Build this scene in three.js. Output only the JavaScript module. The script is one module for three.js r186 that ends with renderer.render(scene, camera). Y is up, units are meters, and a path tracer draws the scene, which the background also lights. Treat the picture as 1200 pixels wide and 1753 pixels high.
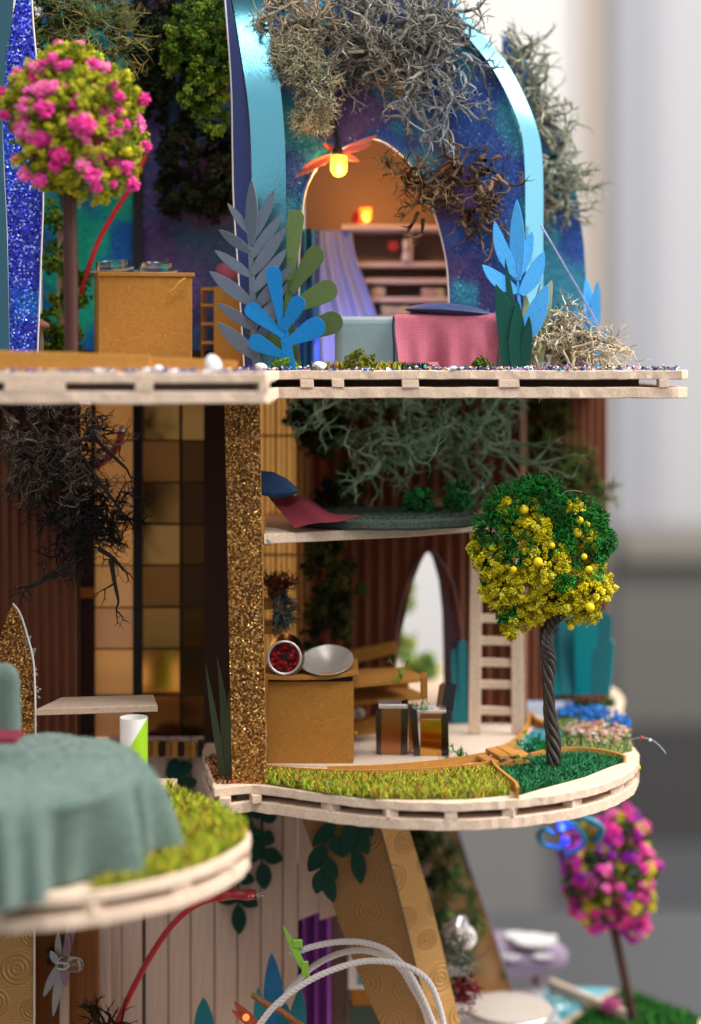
import * as THREE from 'three';
import { mergeGeometries } from 'three/addons/utils/BufferGeometryUtils.js';
import { RoundedBoxGeometry } from 'three/addons/geometries/RoundedBoxGeometry.js';
import { RectAreaLightUniformsLib } from 'three/addons/lights/RectAreaLightUniformsLib.js';

// ---------- camera, light, exposure ----------
// Lengths below are given in model units of 0.2 mm (U metres); D is the distance from the lens to the plane in focus.
const U = 0.0002, D = 3000;
const scene = new THREE.Scene();
const camera = new THREE.PerspectiveCamera(2 * Math.atan(876.5 / D) * 180 / Math.PI, 1200 / 1753, 0.02, 40);
camera.setViewOffset(1200, 1753, 0, 276.5, 1200, 1753);          // lens shifted down, camera level
camera.position.set(0, 0, D * U);
camera.lookAt(0, 0, 0);
camera.focus = (D - 40) * U;
camera.userData.fStop = 4.0;
const renderer = new THREE.WebGLRenderer({ antialias: true });
renderer.toneMapping = THREE.LinearToneMapping;
renderer.toneMappingExposure = 1.0;
renderer.shadowMap.enabled = true;
scene.background = new THREE.Color().setRGB(0.31, 0.315, 0.33);       // soft light of the pale room round the model
RectAreaLightUniformsLib.init();
function area(name, x, y, z, tx, ty, tz, w, h, intensity, color) {
  const l = new THREE.RectAreaLight(color, intensity, w, h);
  l.name = name; l.position.set(x, y, z); l.lookAt(tx, ty, tz); scene.add(l);
}
area('window_light', 1.25, 1.3, 0.15, 0, -0.05, -0.05, 1.1, 1.1, 18, new THREE.Color().setRGB(1, 0.965, 0.92));
area('room_light', -0.5, 0.7, 1.5, 0, -0.1, 0, 1.4, 1.0, 1.15, new THREE.Color().setRGB(0.95, 0.97, 1));
area('ceiling_light', 0.05, 1.0, 0.8, 0, -0.05, -0.05, 0.55, 0.3, 18, new THREE.Color().setRGB(1, 0.98, 0.95));
area('side_window_light', 1.5, 0.15, 0.25, 0, -0.05, -0.05, 0.7, 1.1, 2.6, new THREE.Color().setRGB(1, 0.97, 0.93));
area('backdrop_fill_light', 1.0, 1.7, -0.75, 0.3, 0.25, -1.88, 1.6, 1.0, 2.7, new THREE.Color().setRGB(1, 0.97, 0.94));  // added lamp that only brightens the back wall

// ---------- helpers ----------
const V = (x, y, z) => new THREE.Vector3(x, y, z);
const K = (z) => (D + z) / D;
const W = (x, y, z) => V((x - 600) * K(z), (600 - y) * K(z), -z);        // a point of the model, z units behind the plane in focus
const onLevel = (x, y, Y) => { const k = Y / (600 - y); return [(x - 600) * k, (k - 1) * D]; };   // [X, depth] of a point of a level floor
function rng(seed) { let a = seed >>> 0; return () => { a = (a + 0x6d2b79f5) | 0; let t = Math.imul(a ^ (a >>> 15), 1 | a); t = (t + Math.imul(t ^ (t >>> 7), 61 | t)) ^ t; return ((t ^ (t >>> 14)) >>> 0) / 4294967296; }; }
const lerp = (a, b, t) => a + (b - a) * t, clamp = (x, a = 0, b = 1) => Math.min(b, Math.max(a, x)), smooth = (a, b, x) => { const t = clamp((x - a) / (b - a)); return t * t * (3 - 2 * t); };
const hash = (x, y, s) => { let h = Math.imul(x, 374761393) + Math.imul(y, 668265263) + Math.imul(s, 2147483647); h = Math.imul(h ^ (h >>> 13), 1274126177); return ((h ^ (h >>> 16)) >>> 0) / 4294967296; };
function noise(x, y, p, s, q = p) {                                              // value noise that repeats every p cells
  const xi = Math.floor(x), yi = Math.floor(y), fx = x - xi, fy = y - yi, u = fx * fx * (3 - 2 * fx), v = fy * fy * (3 - 2 * fy), m = (n) => ((n % p) + p) % p, w = (n) => ((n % q) + q) % q;
  return lerp(lerp(hash(m(xi), w(yi), s), hash(m(xi + 1), w(yi), s), u), lerp(hash(m(xi), w(yi + 1), s), hash(m(xi + 1), w(yi + 1), s), u), v);
}
const fbm = (u, v, f, o, s) => { let t = 0, a = 0.5, n = 0; for (let i = 0; i < o; i++) { t += a * noise(u * f, v * f, f, s + i); n += a; a *= 0.5; f *= 2; } return t / n; };
function tex(n, period, f, srgb = true, m = n) {                          // f(u, v) -> [r, g, b] in 0..1; period in model units
  const d = new Uint8Array(n * m * 4);
  for (let y = 0; y < m; y++) for (let x = 0; x < n; x++) { const c = f(x / n, y / m, x, y), i = (y * n + x) * 4; d[i] = clamp(c[0]) * 255; d[i + 1] = clamp(c[1]) * 255; d[i + 2] = clamp(c[2]) * 255; d[i + 3] = 255; }
  const t = new THREE.DataTexture(d, n, m); t.wrapS = t.wrapT = THREE.RepeatWrapping; t.magFilter = THREE.LinearFilter; t.minFilter = THREE.LinearMipmapLinearFilter; t.generateMipmaps = true;
  if (srgb) t.colorSpace = THREE.SRGBColorSpace;
  const q = [].concat(period); t.repeat.set(100 / q[0], 100 / (q[1] ?? q[0])); t.needsUpdate = true; return t;
}
const mixc = (a, b, t) => [lerp(a[0], b[0], t), lerp(a[1], b[1], t), lerp(a[2], b[2], t)];
const hex = (h) => [(h >> 16 & 255) / 255, (h >> 8 & 255) / 255, (h & 255) / 255];
const lin = (h) => { const c = new THREE.Color(h); return [c.r, c.g, c.b]; };

class Acc {                                                               // collects many small shapes into one geometry
  constructor() { this.p = []; this.n = []; this.c = []; this.i = []; }
  geo(g, m, col) {
    const P = g.attributes.position, N = g.attributes.normal, o = this.p.length / 3, nm = new THREE.Matrix3().getNormalMatrix(m), v = V(0, 0, 0);
    for (let k = 0; k < P.count; k++) { v.fromBufferAttribute(P, k).applyMatrix4(m); this.p.push(v.x, v.y, v.z); v.fromBufferAttribute(N, k).applyMatrix3(nm).normalize(); this.n.push(v.x, v.y, v.z); if (col) this.c.push(col[0], col[1], col[2]); }
    if (g.index) for (let k = 0; k < g.index.count; k++) this.i.push(o + g.index.getX(k)); else for (let k = 0; k < P.count; k++) this.i.push(o + k);
  }
  tube(pts, r0, r1, sides = 5, col) {
    const o = this.p.length / 3, n = pts.length, t = V(0, 0, 0), a = V(0, 0, 0), b = V(0, 0, 0);
    for (let k = 0; k < n; k++) {
      t.subVectors(pts[Math.min(k + 1, n - 1)], pts[Math.max(k - 1, 0)]).normalize();
      if (k === 0) a.set(t.y, t.z, t.x); a.addScaledVector(t, -a.dot(t)); if (a.lengthSq() < 1e-6) a.set(1, 0.3, 0).addScaledVector(t, -t.x); a.normalize(); b.crossVectors(t, a);
      const r = lerp(r0, r1, k / (n - 1));
      for (let s = 0; s < sides; s++) { const th = s / sides * 6.2832, cx = Math.cos(th), sx = Math.sin(th); const nx = a.x * cx + b.x * sx, ny = a.y * cx + b.y * sx, nz = a.z * cx + b.z * sx; this.p.push(pts[k].x + nx * r, pts[k].y + ny * r, pts[k].z + nz * r); this.n.push(nx, ny, nz); if (col) this.c.push(...col); }
    }
    for (let k = 0; k < n - 1; k++) for (let s = 0; s < sides; s++) { const s2 = (s + 1) % sides, A = o + k * sides + s, B = o + k * sides + s2, C = A + sides, E = B + sides; this.i.push(A, B, C, B, E, C); }
  }
  tri(a, b, c, n, col) { const o = this.p.length / 3; for (const q of [a, b, c]) { this.p.push(q.x, q.y, q.z); this.n.push(n.x, n.y, n.z); if (col) this.c.push(...col); } this.i.push(o, o + 1, o + 2); }
  build() {
    const g = new THREE.BufferGeometry();
    g.setAttribute('position', new THREE.Float32BufferAttribute(this.p, 3)); g.setAttribute('normal', new THREE.Float32BufferAttribute(this.n, 3));
    if (this.c.length) g.setAttribute('color', new THREE.Float32BufferAttribute(this.c, 3));
    g.setIndex(this.i); return g;
  }
}
function boxUV(g) {                                                       // uv in hundreds of model units, by the facing of each face
  if (g.attributes.color || g.userData.keepUV) return g;
  const q = g.index ? g.toNonIndexed() : g, P = q.attributes.position, N = q.attributes.normal, uv = new Float32Array(P.count * 2);
  for (let k = 0; k < P.count; k += 3) {
    const nx = Math.abs(N.getX(k) + N.getX(k + 1) + N.getX(k + 2)), ny = Math.abs(N.getY(k) + N.getY(k + 1) + N.getY(k + 2)), nz = Math.abs(N.getZ(k) + N.getZ(k + 1) + N.getZ(k + 2));
    for (let j = k; j < k + 3; j++) { const x = P.getX(j), y = P.getY(j), z = P.getZ(j), w = nz >= nx && nz >= ny ? [x, y] : nx >= ny ? [z, y] : [x, z]; uv[j * 2] = w[0] / 100; uv[j * 2 + 1] = w[1] / 100; }
  }
  q.setAttribute('uv', new THREE.BufferAttribute(uv, 2)); return q;
}
const names = new Map();
function numbered(n) { const c = names.get(n) ?? 0; names.set(n, c + 1); return c ? n + '_' + String(c).padStart(3, '0') : n; }
function thing(name, label, category, at, group, kind) {                  // a Group at the base of the thing, at (an x, y, z for W, or a Vector3)
  const o = new THREE.Group(), b = at.isVector3 ? at : W(...at);
  o.name = numbered(name); o.position.copy(b).multiplyScalar(U); o.userData = { label };
  if (category) o.userData.category = category; if (group) o.userData.group = group; if (kind) o.userData.kind = kind;
  o.base = b; scene.add(o); return o;
}
function part(parent, name, g, mat, label, kind) {
  g = Array.isArray(g) ? join(g) : g;
  g = boxUV(g); let root = parent; while (!root.base) root = root.parent;
  g.translate(-root.base.x, -root.base.y, -root.base.z); g.scale(U, U, U);
  const m = new THREE.Mesh(g, mat); m.name = name; m.castShadow = m.receiveShadow = true; if (label) m.userData.label = label; if (kind) m.userData.kind = kind;
  parent.add(m); return m;
}
const prep = (g) => { const q = g.index ? g.toNonIndexed() : g.clone(); for (const k of Object.keys(q.attributes)) if (!['position', 'normal'].includes(k)) q.deleteAttribute(k); return q; };
const join = (list) => mergeGeometries(list.map(prep));
function copyOf(root, at, label, turn = 0, s = 1) {
  const r = root.clone(); r.name = numbered(root.name.replace(/_\d{3}$/, '')); r.userData = { ...root.userData, label }; const b = at.isVector3 ? at : W(...at);
  r.position.copy(b).multiplyScalar(U); r.rotation.y += turn; r.scale.multiplyScalar(s); scene.add(r); return r;
}
// shapes
const curve = (pts, closed = false, n = 8) => new THREE.CatmullRomCurve3(pts.map((p) => (p.isVector3 ? p : V(p[0], p[1], p[2] ?? 0))), closed, 'centripetal').getPoints(pts.length * n);
function slab(x0, x1, y0, y1, z, t, r = 1.2) {                            // an upright box: its front face fills x0..x1, y0..y1 at depth z, t thick
  const a = W(x0, y0, z), b = W(x1, y1, z), w = b.x - a.x, h = a.y - b.y;
  const g = r ? new RoundedBoxGeometry(w, h, t, 2, Math.min(r, t / 2.1, w / 2.1, h / 2.1)) : new THREE.BoxGeometry(w, h, t);
  g.translate((a.x + b.x) / 2, (a.y + b.y) / 2, -z - t / 2); return g;
}
function ext(pts, z, t, o = {}) {                                         // outline x, y at depth z, cut from a sheet t thick
  const to = (l, s) => (s ? curve(l, true, 6).slice(0, -1) : l.map((p) => V(p[0], p[1], 0))).map((p) => { const w = W(p.x, p.y, z); return new THREE.Vector2(w.x, w.y); });
  const s = new THREE.Shape(to(pts, o.smooth)); for (const h of o.holes ?? []) s.holes.push(new THREE.Path(to(h, o.smooth)));
  const b = o.bevel ?? 0.5, g = new THREE.ExtrudeGeometry(s, { depth: Math.max(t - 2 * b, 0.1), bevelEnabled: b > 0, bevelSize: b, bevelThickness: b, bevelSegments: 1, bevelOffset: -b, steps: 1, curveSegments: 6 });
  g.translate(0, 0, -z - t + b); return g;
}
function flat(pts, Y, t, bevel = 0.6) {                                   // a level sheet: outline [X, depth], top at Y, t thick
  const g = new THREE.ExtrudeGeometry(new THREE.Shape(pts.map((p) => new THREE.Vector2(p[0], p[1]))), { depth: Math.max(t - 2 * bevel, 0.1), bevelEnabled: bevel > 0, bevelSize: bevel, bevelThickness: bevel, bevelSegments: 1, bevelOffset: -bevel });
  g.rotateX(-Math.PI / 2); g.translate(0, Y - t + bevel, 0); return g;
}
const tube = (pts, r, radial = 8, n = 10, closed = false) => new THREE.TubeGeometry(new THREE.CatmullRomCurve3(pts.map((p) => (p.isVector3 ? p : W(...p))), closed, 'centripetal'), pts.length * n, r, radial, closed);
function grid(nu, nv, f) {
  const p = [], idx = [], uv = [];
  for (let j = 0; j <= nv; j++) for (let i = 0; i <= nu; i++) { const q = f(i / nu, j / nv); p.push(q.x, q.y, q.z); uv.push(i / nu, j / nv); }
  for (let j = 0; j < nv; j++) for (let i = 0; i < nu; i++) { const a = j * (nu + 1) + i; idx.push(a, a + 1, a + nu + 1, a + 1, a + nu + 2, a + nu + 1); }
  const g = new THREE.BufferGeometry(); g.setAttribute('position', new THREE.Float32BufferAttribute(p, 3)); g.setAttribute('uv', new THREE.Float32BufferAttribute(uv, 2)); g.setIndex(idx); g.computeVertexNormals(); return g;
}
function leaf(b, tip, w, z, t = 3, style = 'point', w0 = 0.25, bend = 0) {  // a cut-paper leaf from b to tip, half width w
  const dx = tip[0] - b[0], dy = tip[1] - b[1], L = Math.hypot(dx, dy), nx = -dy / L, ny = dx / L, prof = { point: (t) => Math.max(w0 * (1 - t), Math.pow(Math.sin(Math.PI * Math.min(1, 0.1 + t * 0.9)), 0.75)), club: (t) => { const c = 1 - w / L; return t < c ? lerp(w0, 1, smooth(0, 1, t / c)) : Math.sqrt(Math.max(0, 1 - ((t - c) / (1 - c)) ** 2)); }, blade: (t) => Math.pow(1 - t, 0.7) * (0.6 + 0.4 * Math.sin(t * 3)) }[style];
  const N = 14, A = [], B = [];
  for (let k = 0; k <= N; k++) { const s = style === 'club' ? 1 - (1 - k / N) ** 1.6 : k / N, q = prof(s) * w, cx = b[0] + dx * s + nx * bend * Math.sin(Math.PI * s), cy = b[1] + dy * s + ny * bend * Math.sin(Math.PI * s); A.push([cx + nx * q, cy + ny * q]); if (q > 0.05) B.push([cx - nx * q, cy - ny * q]); }
  const g = ext(A.concat(B.reverse()), z, t, { bevel: 0.4 }), o = W(b[0], b[1], z), h = hash(Math.round(tip[0] * 3), Math.round(tip[1] * 3), 7) - 0.5, h2 = hash(Math.round(tip[0] * 3), Math.round(tip[1] * 3), 8) - 0.5;  // each leaf stands a little askew
  g.translate(-o.x, -o.y, -o.z); g.applyMatrix4(new THREE.Matrix4().makeRotationAxis(V(dx, -dy, 0).normalize(), h * 0.5)); g.applyMatrix4(new THREE.Matrix4().makeRotationAxis(V(dy, dx, 0).normalize(), h2 * 0.22)); g.translate(o.x, o.y, o.z); return g;
}
const noiseMove = (g, amp, f, seed) => { const P = g.attributes.position; for (let k = 0; k < P.count; k++) { const x = P.getX(k), y = P.getY(k), z = P.getZ(k); P.setXYZ(k, x + amp * (noise(y * f + 50, z * f + 50, 997, seed) - 0.5), y + amp * (noise(x * f + 50, z * f + 80, 997, seed + 1) - 0.5), z + amp * (noise(x * f + 90, y * f + 50, 997, seed + 2) - 0.5)); } g.computeVertexNormals(); return g; };
// foliage
const ICO = [0, 1, 2, 3].map((s) => { const g = new THREE.IcosahedronGeometry(1, 1), P = g.attributes.position, v = V(0, 0, 0); for (let k = 0; k < P.count; k++) { v.fromBufferAttribute(P, k); v.multiplyScalar(0.62 + 0.7 * hash(Math.round(v.x * 50), Math.round(v.y * 50) + Math.round(v.z * 50) * 131, s)); P.setXYZ(k, v.x, v.y, v.z); } g.computeVertexNormals(); return g; });
const ICO0 = [0, 1, 2].map((s) => { const g = new THREE.IcosahedronGeometry(1, 0), P = g.attributes.position, v = V(0, 0, 0); for (let k = 0; k < P.count; k++) { v.fromBufferAttribute(P, k); v.multiplyScalar(0.55 + 0.8 * hash(Math.round(v.x * 50), Math.round(v.y * 50) + Math.round(v.z * 50) * 131, s + 9)); P.setXYZ(k, v.x, v.y, v.z); } g.computeVertexNormals(); return g; });
const OCT = [0, 1, 2, 3].map((s) => { const g = new THREE.OctahedronGeometry(1, 0), P = g.attributes.position, v = V(0, 0, 0); for (let k = 0; k < P.count; k++) { v.fromBufferAttribute(P, k); v.multiplyScalar(0.6 + 0.8 * hash(Math.round(v.x * 50) + 200, Math.round(v.y * 50) + Math.round(v.z * 50) * 131, s + 19)); P.setXYZ(k, v.x, v.y, v.z); } g.computeVertexNormals(); return g; });
const M4 = new THREE.Matrix4(), Q4 = new THREE.Quaternion(), E4 = new THREE.Euler();
const place = (p, s, R, sy = s) => { E4.set(R() * 6.28, R() * 6.28, R() * 6.28); return M4.compose(p, Q4.setFromEuler(E4), V(s, sy, s)); };
const dirOf = (R) => { const z = R() * 2 - 1, a = R() * 6.2832, q = Math.sqrt(1 - z * z); return V(q * Math.cos(a), z, q * Math.sin(a)); };
function foam(acc, blobs, n, size, cols, R, sub = 3.4) {                  // crumbs of foam in small clusters over the lobes of a crown; a blob is [x, y, z, radius]
  const L = blobs.map((b) => [W(b[0], b[1], b[2]), b[3] * K(b[2])]), tot = L.reduce((s, b) => s + b[1] * b[1], 0), per = 26;
  for (let k = 0; k < n / per; k++) {
    let pick = R() * tot, b = L[0]; for (const q of L) { pick -= q[1] * q[1]; b = q; if (pick <= 0) break; }
    const d = dirOf(R), p = b[0].clone().addScaledVector(d, b[1] * (0.66 + 0.4 * Math.sqrt(R()))), c = cols[Math.floor(R() * cols.length)], v = 0.8 + R() * 0.4, sr = size * sub * (0.6 + R() * 0.7);
    for (let j = 0; j < per; j++) { const e = dirOf(R), w = v * (0.85 + R() * 0.3), m = place(p.clone().addScaledVector(e, sr * Math.pow(R(), 0.6)), size * (0.45 + R() * 0.8), R, size * (0.45 + R() * 1.4)); acc.geo(OCT[(k + j) % 4], m, [c[0] * w, c[1] * w, c[2] * w]); }
  }
}
function sprigs(acc, blobs, n, len, r, cols, R, forks = 3) {              // small stiff branching sprigs that stick out of lobes
  const L = blobs.map((b) => [W(b[0], b[1], b[2]), b[3] * K(b[2])]);
  for (let k = 0; k < n; k++) {
    const b = L[Math.floor(R() * L.length)], d = dirOf(R), p = b[0].clone().addScaledVector(d, b[1] * (0.7 + 0.3 * R())), c = cols[Math.floor(R() * cols.length)], v = 0.7 + R() * 0.6, col = [c[0] * v, c[1] * v, c[2] * v];
    const e = p.clone().addScaledVector(d.add(dirOf(R).multiplyScalar(0.7)).normalize(), len * (0.6 + R() * 0.7));
    acc.tube([p, e], r, r * 0.7, 4, col);
    for (let f = 0; f < forks; f++) acc.tube([e, e.clone().addScaledVector(d.clone().multiplyScalar(0.7).add(dirOf(R)).normalize(), len * (0.4 + R() * 0.5))], r * 0.9, r * 0.35, 4, col);
  }
}
function branch(acc, p, d, len, r, depth, R, o) {                         // one lichen branch and its forks
  const pts = [p.clone()], q = p.clone(), n = depth > 1 ? 4 : depth ? 3 : 2; d = d.clone();
  for (let k = 0; k < n; k++) { d.addScaledVector(dirOf(R), o.curl).add(V(0, o.pull ?? 0, 0)).normalize(); q.addScaledVector(d, len / n); pts.push(q.clone()); }
  const c = o.cols[Math.floor(R() * o.cols.length)], v = 0.8 + R() * 0.4;
  acc.tube(pts, r, depth ? r * 0.68 : r * 0.2, depth > 1 ? o.sides ?? 5 : 3 + (depth > 0), [c[0] * v, c[1] * v, c[2] * v]);
  if (depth > 0) { const k = R() < (o.three ?? 0.4) ? 3 : 2; for (let f = 0; f < k; f++) branch(acc, q, d.clone().addScaledVector(dirOf(R), o.spread ?? 0.9).normalize(), len * (0.5 + R() * 0.45), r * (0.5 + R() * 0.25), depth - 1, R, o); }
}
function lichen(blobs, n, o, seed) {                                      // n stems that start inside the blobs [x, y, z, rx, ry, rz]
  const R = rng(seed), acc = new Acc();
  for (let k = 0; k < n; k++) { const b = blobs[k % blobs.length], d = dirOf(R), s = Math.cbrt(R()) * 0.8, kk = K(b[2]), p = W(b[0], b[1], b[2]).add(V(d.x * b[3] * s * kk, d.y * (b[4] ?? b[3]) * s * kk, d.z * (b[5] ?? b[3] * 0.5) * s)); const e = dirOf(R).multiplyScalar(0.8).add(d); if (o.dir) e.add(V(...o.dir)); branch(acc, p, e.normalize(), o.len * (0.6 + R() * 0.7), o.r * (0.7 + R() * 0.6), o.depth, R, o); }
  return acc.build();
}
function inside(p, poly) { let c = false; for (let i = 0, j = poly.length - 1; i < poly.length; j = i++) { const a = poly[i], b = poly[j]; if (a[1] > p[1] !== b[1] > p[1] && p[0] < ((b[0] - a[0]) * (p[1] - a[1])) / (b[1] - a[1]) + a[0]) c = !c; } return c; }
function scatter(poly, R) { const xs = poly.map((p) => p[0]), zs = poly.map((p) => p[1]), x0 = Math.min(...xs), x1 = Math.max(...xs), z0 = Math.min(...zs), z1 = Math.max(...zs); for (let k = 0; k < 400; k++) { const q = [lerp(x0, x1, R()), lerp(z0, z1, R())]; if (inside(q, poly)) return q; } return poly[0]; }
function grass(poly, Y, n, h, w, cols, seed, lean = 0.5) {
  const R = rng(seed), acc = new Acc();
  for (let k = 0; k < n; k++) {
    const q = scatter(poly, R), p = V(q[0], Y, -q[1]), a = R() * 6.28, hh = h * (0.5 + R() * 0.8), e = p.clone().add(V((R() - 0.5) * 2 * lean * hh, hh, (R() - 0.5) * 2 * lean * hh)), m = p.clone().lerp(e, 0.55).add(V(0, hh * 0.12, 0)), s = V(Math.cos(a) * w, 0, Math.sin(a) * w), c = cols[Math.floor(R() * cols.length)], v = 0.7 + R() * 0.6, col = [c[0] * v, c[1] * v, c[2] * v], nn = V(-Math.sin(a) * 0.5, 0.75, Math.abs(Math.cos(a)) * 0.5).normalize();
    const a1 = p.clone().sub(s), b1 = p.clone().add(s), a2 = m.clone().addScaledVector(s, -0.8), b2 = m.clone().addScaledVector(s, 0.8);
    acc.tri(a1, b1, b2, nn, col); acc.tri(a1, b2, a2, nn, col); acc.tri(a2, b2, e, nn, col);
  }
  return acc.build();
}
const DISC = new THREE.CylinderGeometry(1, 1, 0.25, 7);
function sequins(poly, Y, n, size, seed, lift = 4) {
  const R = rng(seed), acc = new Acc(), cols = [[0.05, 0.08, 0.3], [0.35, 0.1, 0.4], [0.75, 0.78, 0.85], [0.8, 0.8, 0.8], [0.1, 0.35, 0.4], [0.03, 0.04, 0.12], [0.8, 0.55, 0.3], [0.1, 0.2, 0.6]];
  for (let k = 0; k < n; k++) { const q = scatter(poly, R); E4.set((R() - 0.5) * 2, R() * 6, (R() - 0.5) * 2); const s = size * (0.5 + R() * 0.8); acc.geo(DISC, M4.compose(V(q[0], Y + 1 + R() * R() * lift, -q[1]), Q4.setFromEuler(E4), V(s, s, s)), cols[Math.floor(R() * cols.length)]); }
  return acc.build();
}
function lathe(p, prof, seg = 32) { const g = new THREE.LatheGeometry(prof.map((q) => new THREE.Vector2(q[0], q[1])), seg); g.translate(p.x, p.y, p.z); return g; }

// ---------- materials ----------
const std = (o) => new THREE.MeshPhysicalMaterial({ side: THREE.DoubleSide, roughness: 0.85, specularIntensity: o.metalness ? 1 : 0.4, ...o });
const phy = (o) => new THREE.MeshPhysicalMaterial({ side: THREE.DoubleSide, roughness: 0.6, specularIntensity: o.clearcoat || o.transmission ? 1 : 0.45, ...o });
const rgb = (r, g, b) => new THREE.Color().setRGB(r, g, b);
const fibre = (u, v, s) => { const a = noise(u * 16, v * 128, 16, s, 128), b = noise(u * 128, v * 20, 128, s + 3, 20), c = noise(u * 256, v * 256, 256, s + 5); return Math.max(a * b * 1.6, 0) * 0.6 + c * 0.4; };
function fibreTex(n, period, base, cols, count, len, width, seed, srgb = true) {  // short fibres laid at random on a plain ground
  const c = document.createElement('canvas'); c.width = c.height = n; const x = c.getContext('2d'), R = rng(seed); x.fillStyle = base; x.fillRect(0, 0, n, n); x.lineCap = 'round';
  for (let k = 0; k < count; k++) {
    const px = R() * n, py = R() * n, th = R() * 6.283, L = len * (0.3 + R() * 1.2), b = (R() - 0.5) * L * 0.5; x.strokeStyle = cols[Math.floor(R() * cols.length)]; x.globalAlpha = 0.1 + R() * 0.3; x.lineWidth = width * (0.5 + R());
    for (const ox of px < L ? [0, n] : px > n - L ? [0, -n] : [0]) for (const oy of py < L ? [0, n] : py > n - L ? [0, -n] : [0]) { x.beginPath(); x.moveTo(px + ox, py + oy); x.quadraticCurveTo(px + ox + Math.cos(th) * L / 2 - Math.sin(th) * b, py + oy + Math.sin(th) * L / 2 + Math.cos(th) * b, px + ox + Math.cos(th) * L, py + oy + Math.sin(th) * L); x.stroke(); }
  }
  const t = new THREE.CanvasTexture(c); t.wrapS = t.wrapT = THREE.RepeatWrapping; t.magFilter = THREE.LinearFilter; if (srgb) t.colorSpace = THREE.SRGBColorSpace; t.repeat.set(100 / period, 100 / period); return t;
}
const paperBump = fibreTex(512, 170, '#808080', ['#ffffff', '#000000', '#c0c0c0', '#404040'], 9000, 16, 1.6, 5, false);
const cardTex = fibreTex(1024, 330, '#ad7a36', ['#8a5a20', '#c99a58', '#b98844', '#6f4516', '#ddb67c', '#9a6a2c'], 16000, 18, 1.7, 6);
const boardTex = fibreTex(512, 190, '#dccab8', ['#f2e6da', '#bfa992', '#e6d6c6', '#cbb6a2', '#a8917a'], 9000, 22, 1.8, 7);
const M = {};
M.card = std({ map: cardTex, color: rgb(0.8, 0.755, 0.72), bumpMap: paperBump, bumpScale: 0.00012, roughness: 0.9 });
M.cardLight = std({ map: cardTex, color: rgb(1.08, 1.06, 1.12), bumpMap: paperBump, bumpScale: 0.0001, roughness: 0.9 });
M.board = std({ map: boardTex, color: rgb(1, 0.92, 0.86), bumpMap: paperBump, bumpScale: 0.0002, roughness: 0.95 });
M.greyBoard = std({ map: boardTex, color: rgb(0.62, 0.56, 0.52), bumpMap: paperBump, bumpScale: 0.00015, roughness: 0.95 });
M.pinkBoard = std({ map: boardTex, color: rgb(0.72, 0.5, 0.42), roughness: 0.9 });
M.whiteFloor = std({ map: boardTex, color: rgb(0.86, 0.84, 0.84), roughness: 0.7 });
M.edge = std({ color: rgb(0.72, 0.66, 0.62), roughness: 0.9 });
M.veg = std({ vertexColors: true, roughness: 0.85 });
M.vegGloss = std({ vertexColors: true, roughness: 0.45 });
M.sequin = std({ vertexColors: true, roughness: 0.25, metalness: 0.75 });
// flakes: each cell has a tone and a tilt of its own
function flakes(n, cells, seed) {
  const id = new Uint16Array(n * n), cw = n / cells;
  for (let y = 0; y < n; y++) for (let x = 0; x < n; x++) { let bd = 1e9, bi = 0; const cx = Math.floor(x / cw), cy = Math.floor(y / cw); for (let j = -1; j <= 1; j++) for (let i = -1; i <= 1; i++) { const gx = cx + i, gy = cy + j, wx = (gx + cells) % cells, wy = (gy + cells) % cells, px = (gx + hash(wx, wy, seed)) * cw, py = (gy + hash(wx, wy, seed + 1)) * cw, d = (px - x) ** 2 + (py - y) ** 2; if (d < bd) { bd = d; bi = wy * cells + wx; } } id[y * n + x] = bi; }
  return id;
}
function glitter(n, cells, period, tone, tilt, seed, o) {
  const id = flakes(n, cells, seed);
  const map = tex(n, period, (u, v, x, y) => { const k = id[y * n + x]; return tone(hash(k, 1, seed), hash(k, 2, seed), u, v); });
  const nor = tex(n, period, (u, v, x, y) => { const k = id[y * n + x], a = hash(k, 3, seed) * 6.28, s = tilt * hash(k, 4, seed); return [0.5 + 0.5 * s * Math.cos(a), 0.5 + 0.5 * s * Math.sin(a), 0.5 + 0.5 * Math.sqrt(1 - s * s)]; }, false);
  return std({ map, normalMap: nor, ...o });
}
M.gold = glitter(512, 128, 330, (a, b, u, v) => { const s = 0.75 + 0.5 * fbm(u, v, 4, 3, 77), c = mixc(hex(0x4a2c12), hex(0xa87438), a).map((q) => q * s); return b > 0.8 ? mixc(c, hex(0xf0c070), 0.75) : b < 0.08 ? mixc(c, hex(0x9a4a20), 0.5) : c; }, 0.6, 5, { metalness: 0.7, roughness: 0.34 });
M.blueGlitter = glitter(512, 100, 310, (a, b, u, v) => { const g = fbm(u, v, 4, 2, 41), c = mixc(mixc(hex(0x18249a), hex(0x4044c8), a), hex(0x2074d8), smooth(0.4, 0.75, g)); return b > 0.86 ? mixc(c, hex(0xb8d8ff), 0.7) : c; }, 0.7, 15, { metalness: 0.6, roughness: 0.3 });
const galaxy = (pal, o, seed) => glitter(512, 170, [420, 420], (a, b, u, v) => {
  const g = fbm(u, v, 3, 4, seed), h = fbm(u, v, 4, 3, seed + 7); let c = mixc(hex(pal[0]), hex(pal[1]), smooth(0.35, 0.6, g)); c = mixc(c, hex(pal[2]), smooth(0.5, 0.7, h)); c = mixc(c, [c[0] * 1.5 + 0.03, c[1] * 1.5 + 0.03, c[2] * 1.5 + 0.05], a * 0.3);
  return b > 0.992 ? mixc(c, hex(pal[3]), 0.8) : c; }, 0.28, seed, { metalness: 0.4, roughness: 0.4, ...o });
M.galaxy = galaxy([0x48345e, 0x2a4a90, 0x2e7890, 0x8ae0f0], {}, 55);
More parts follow.
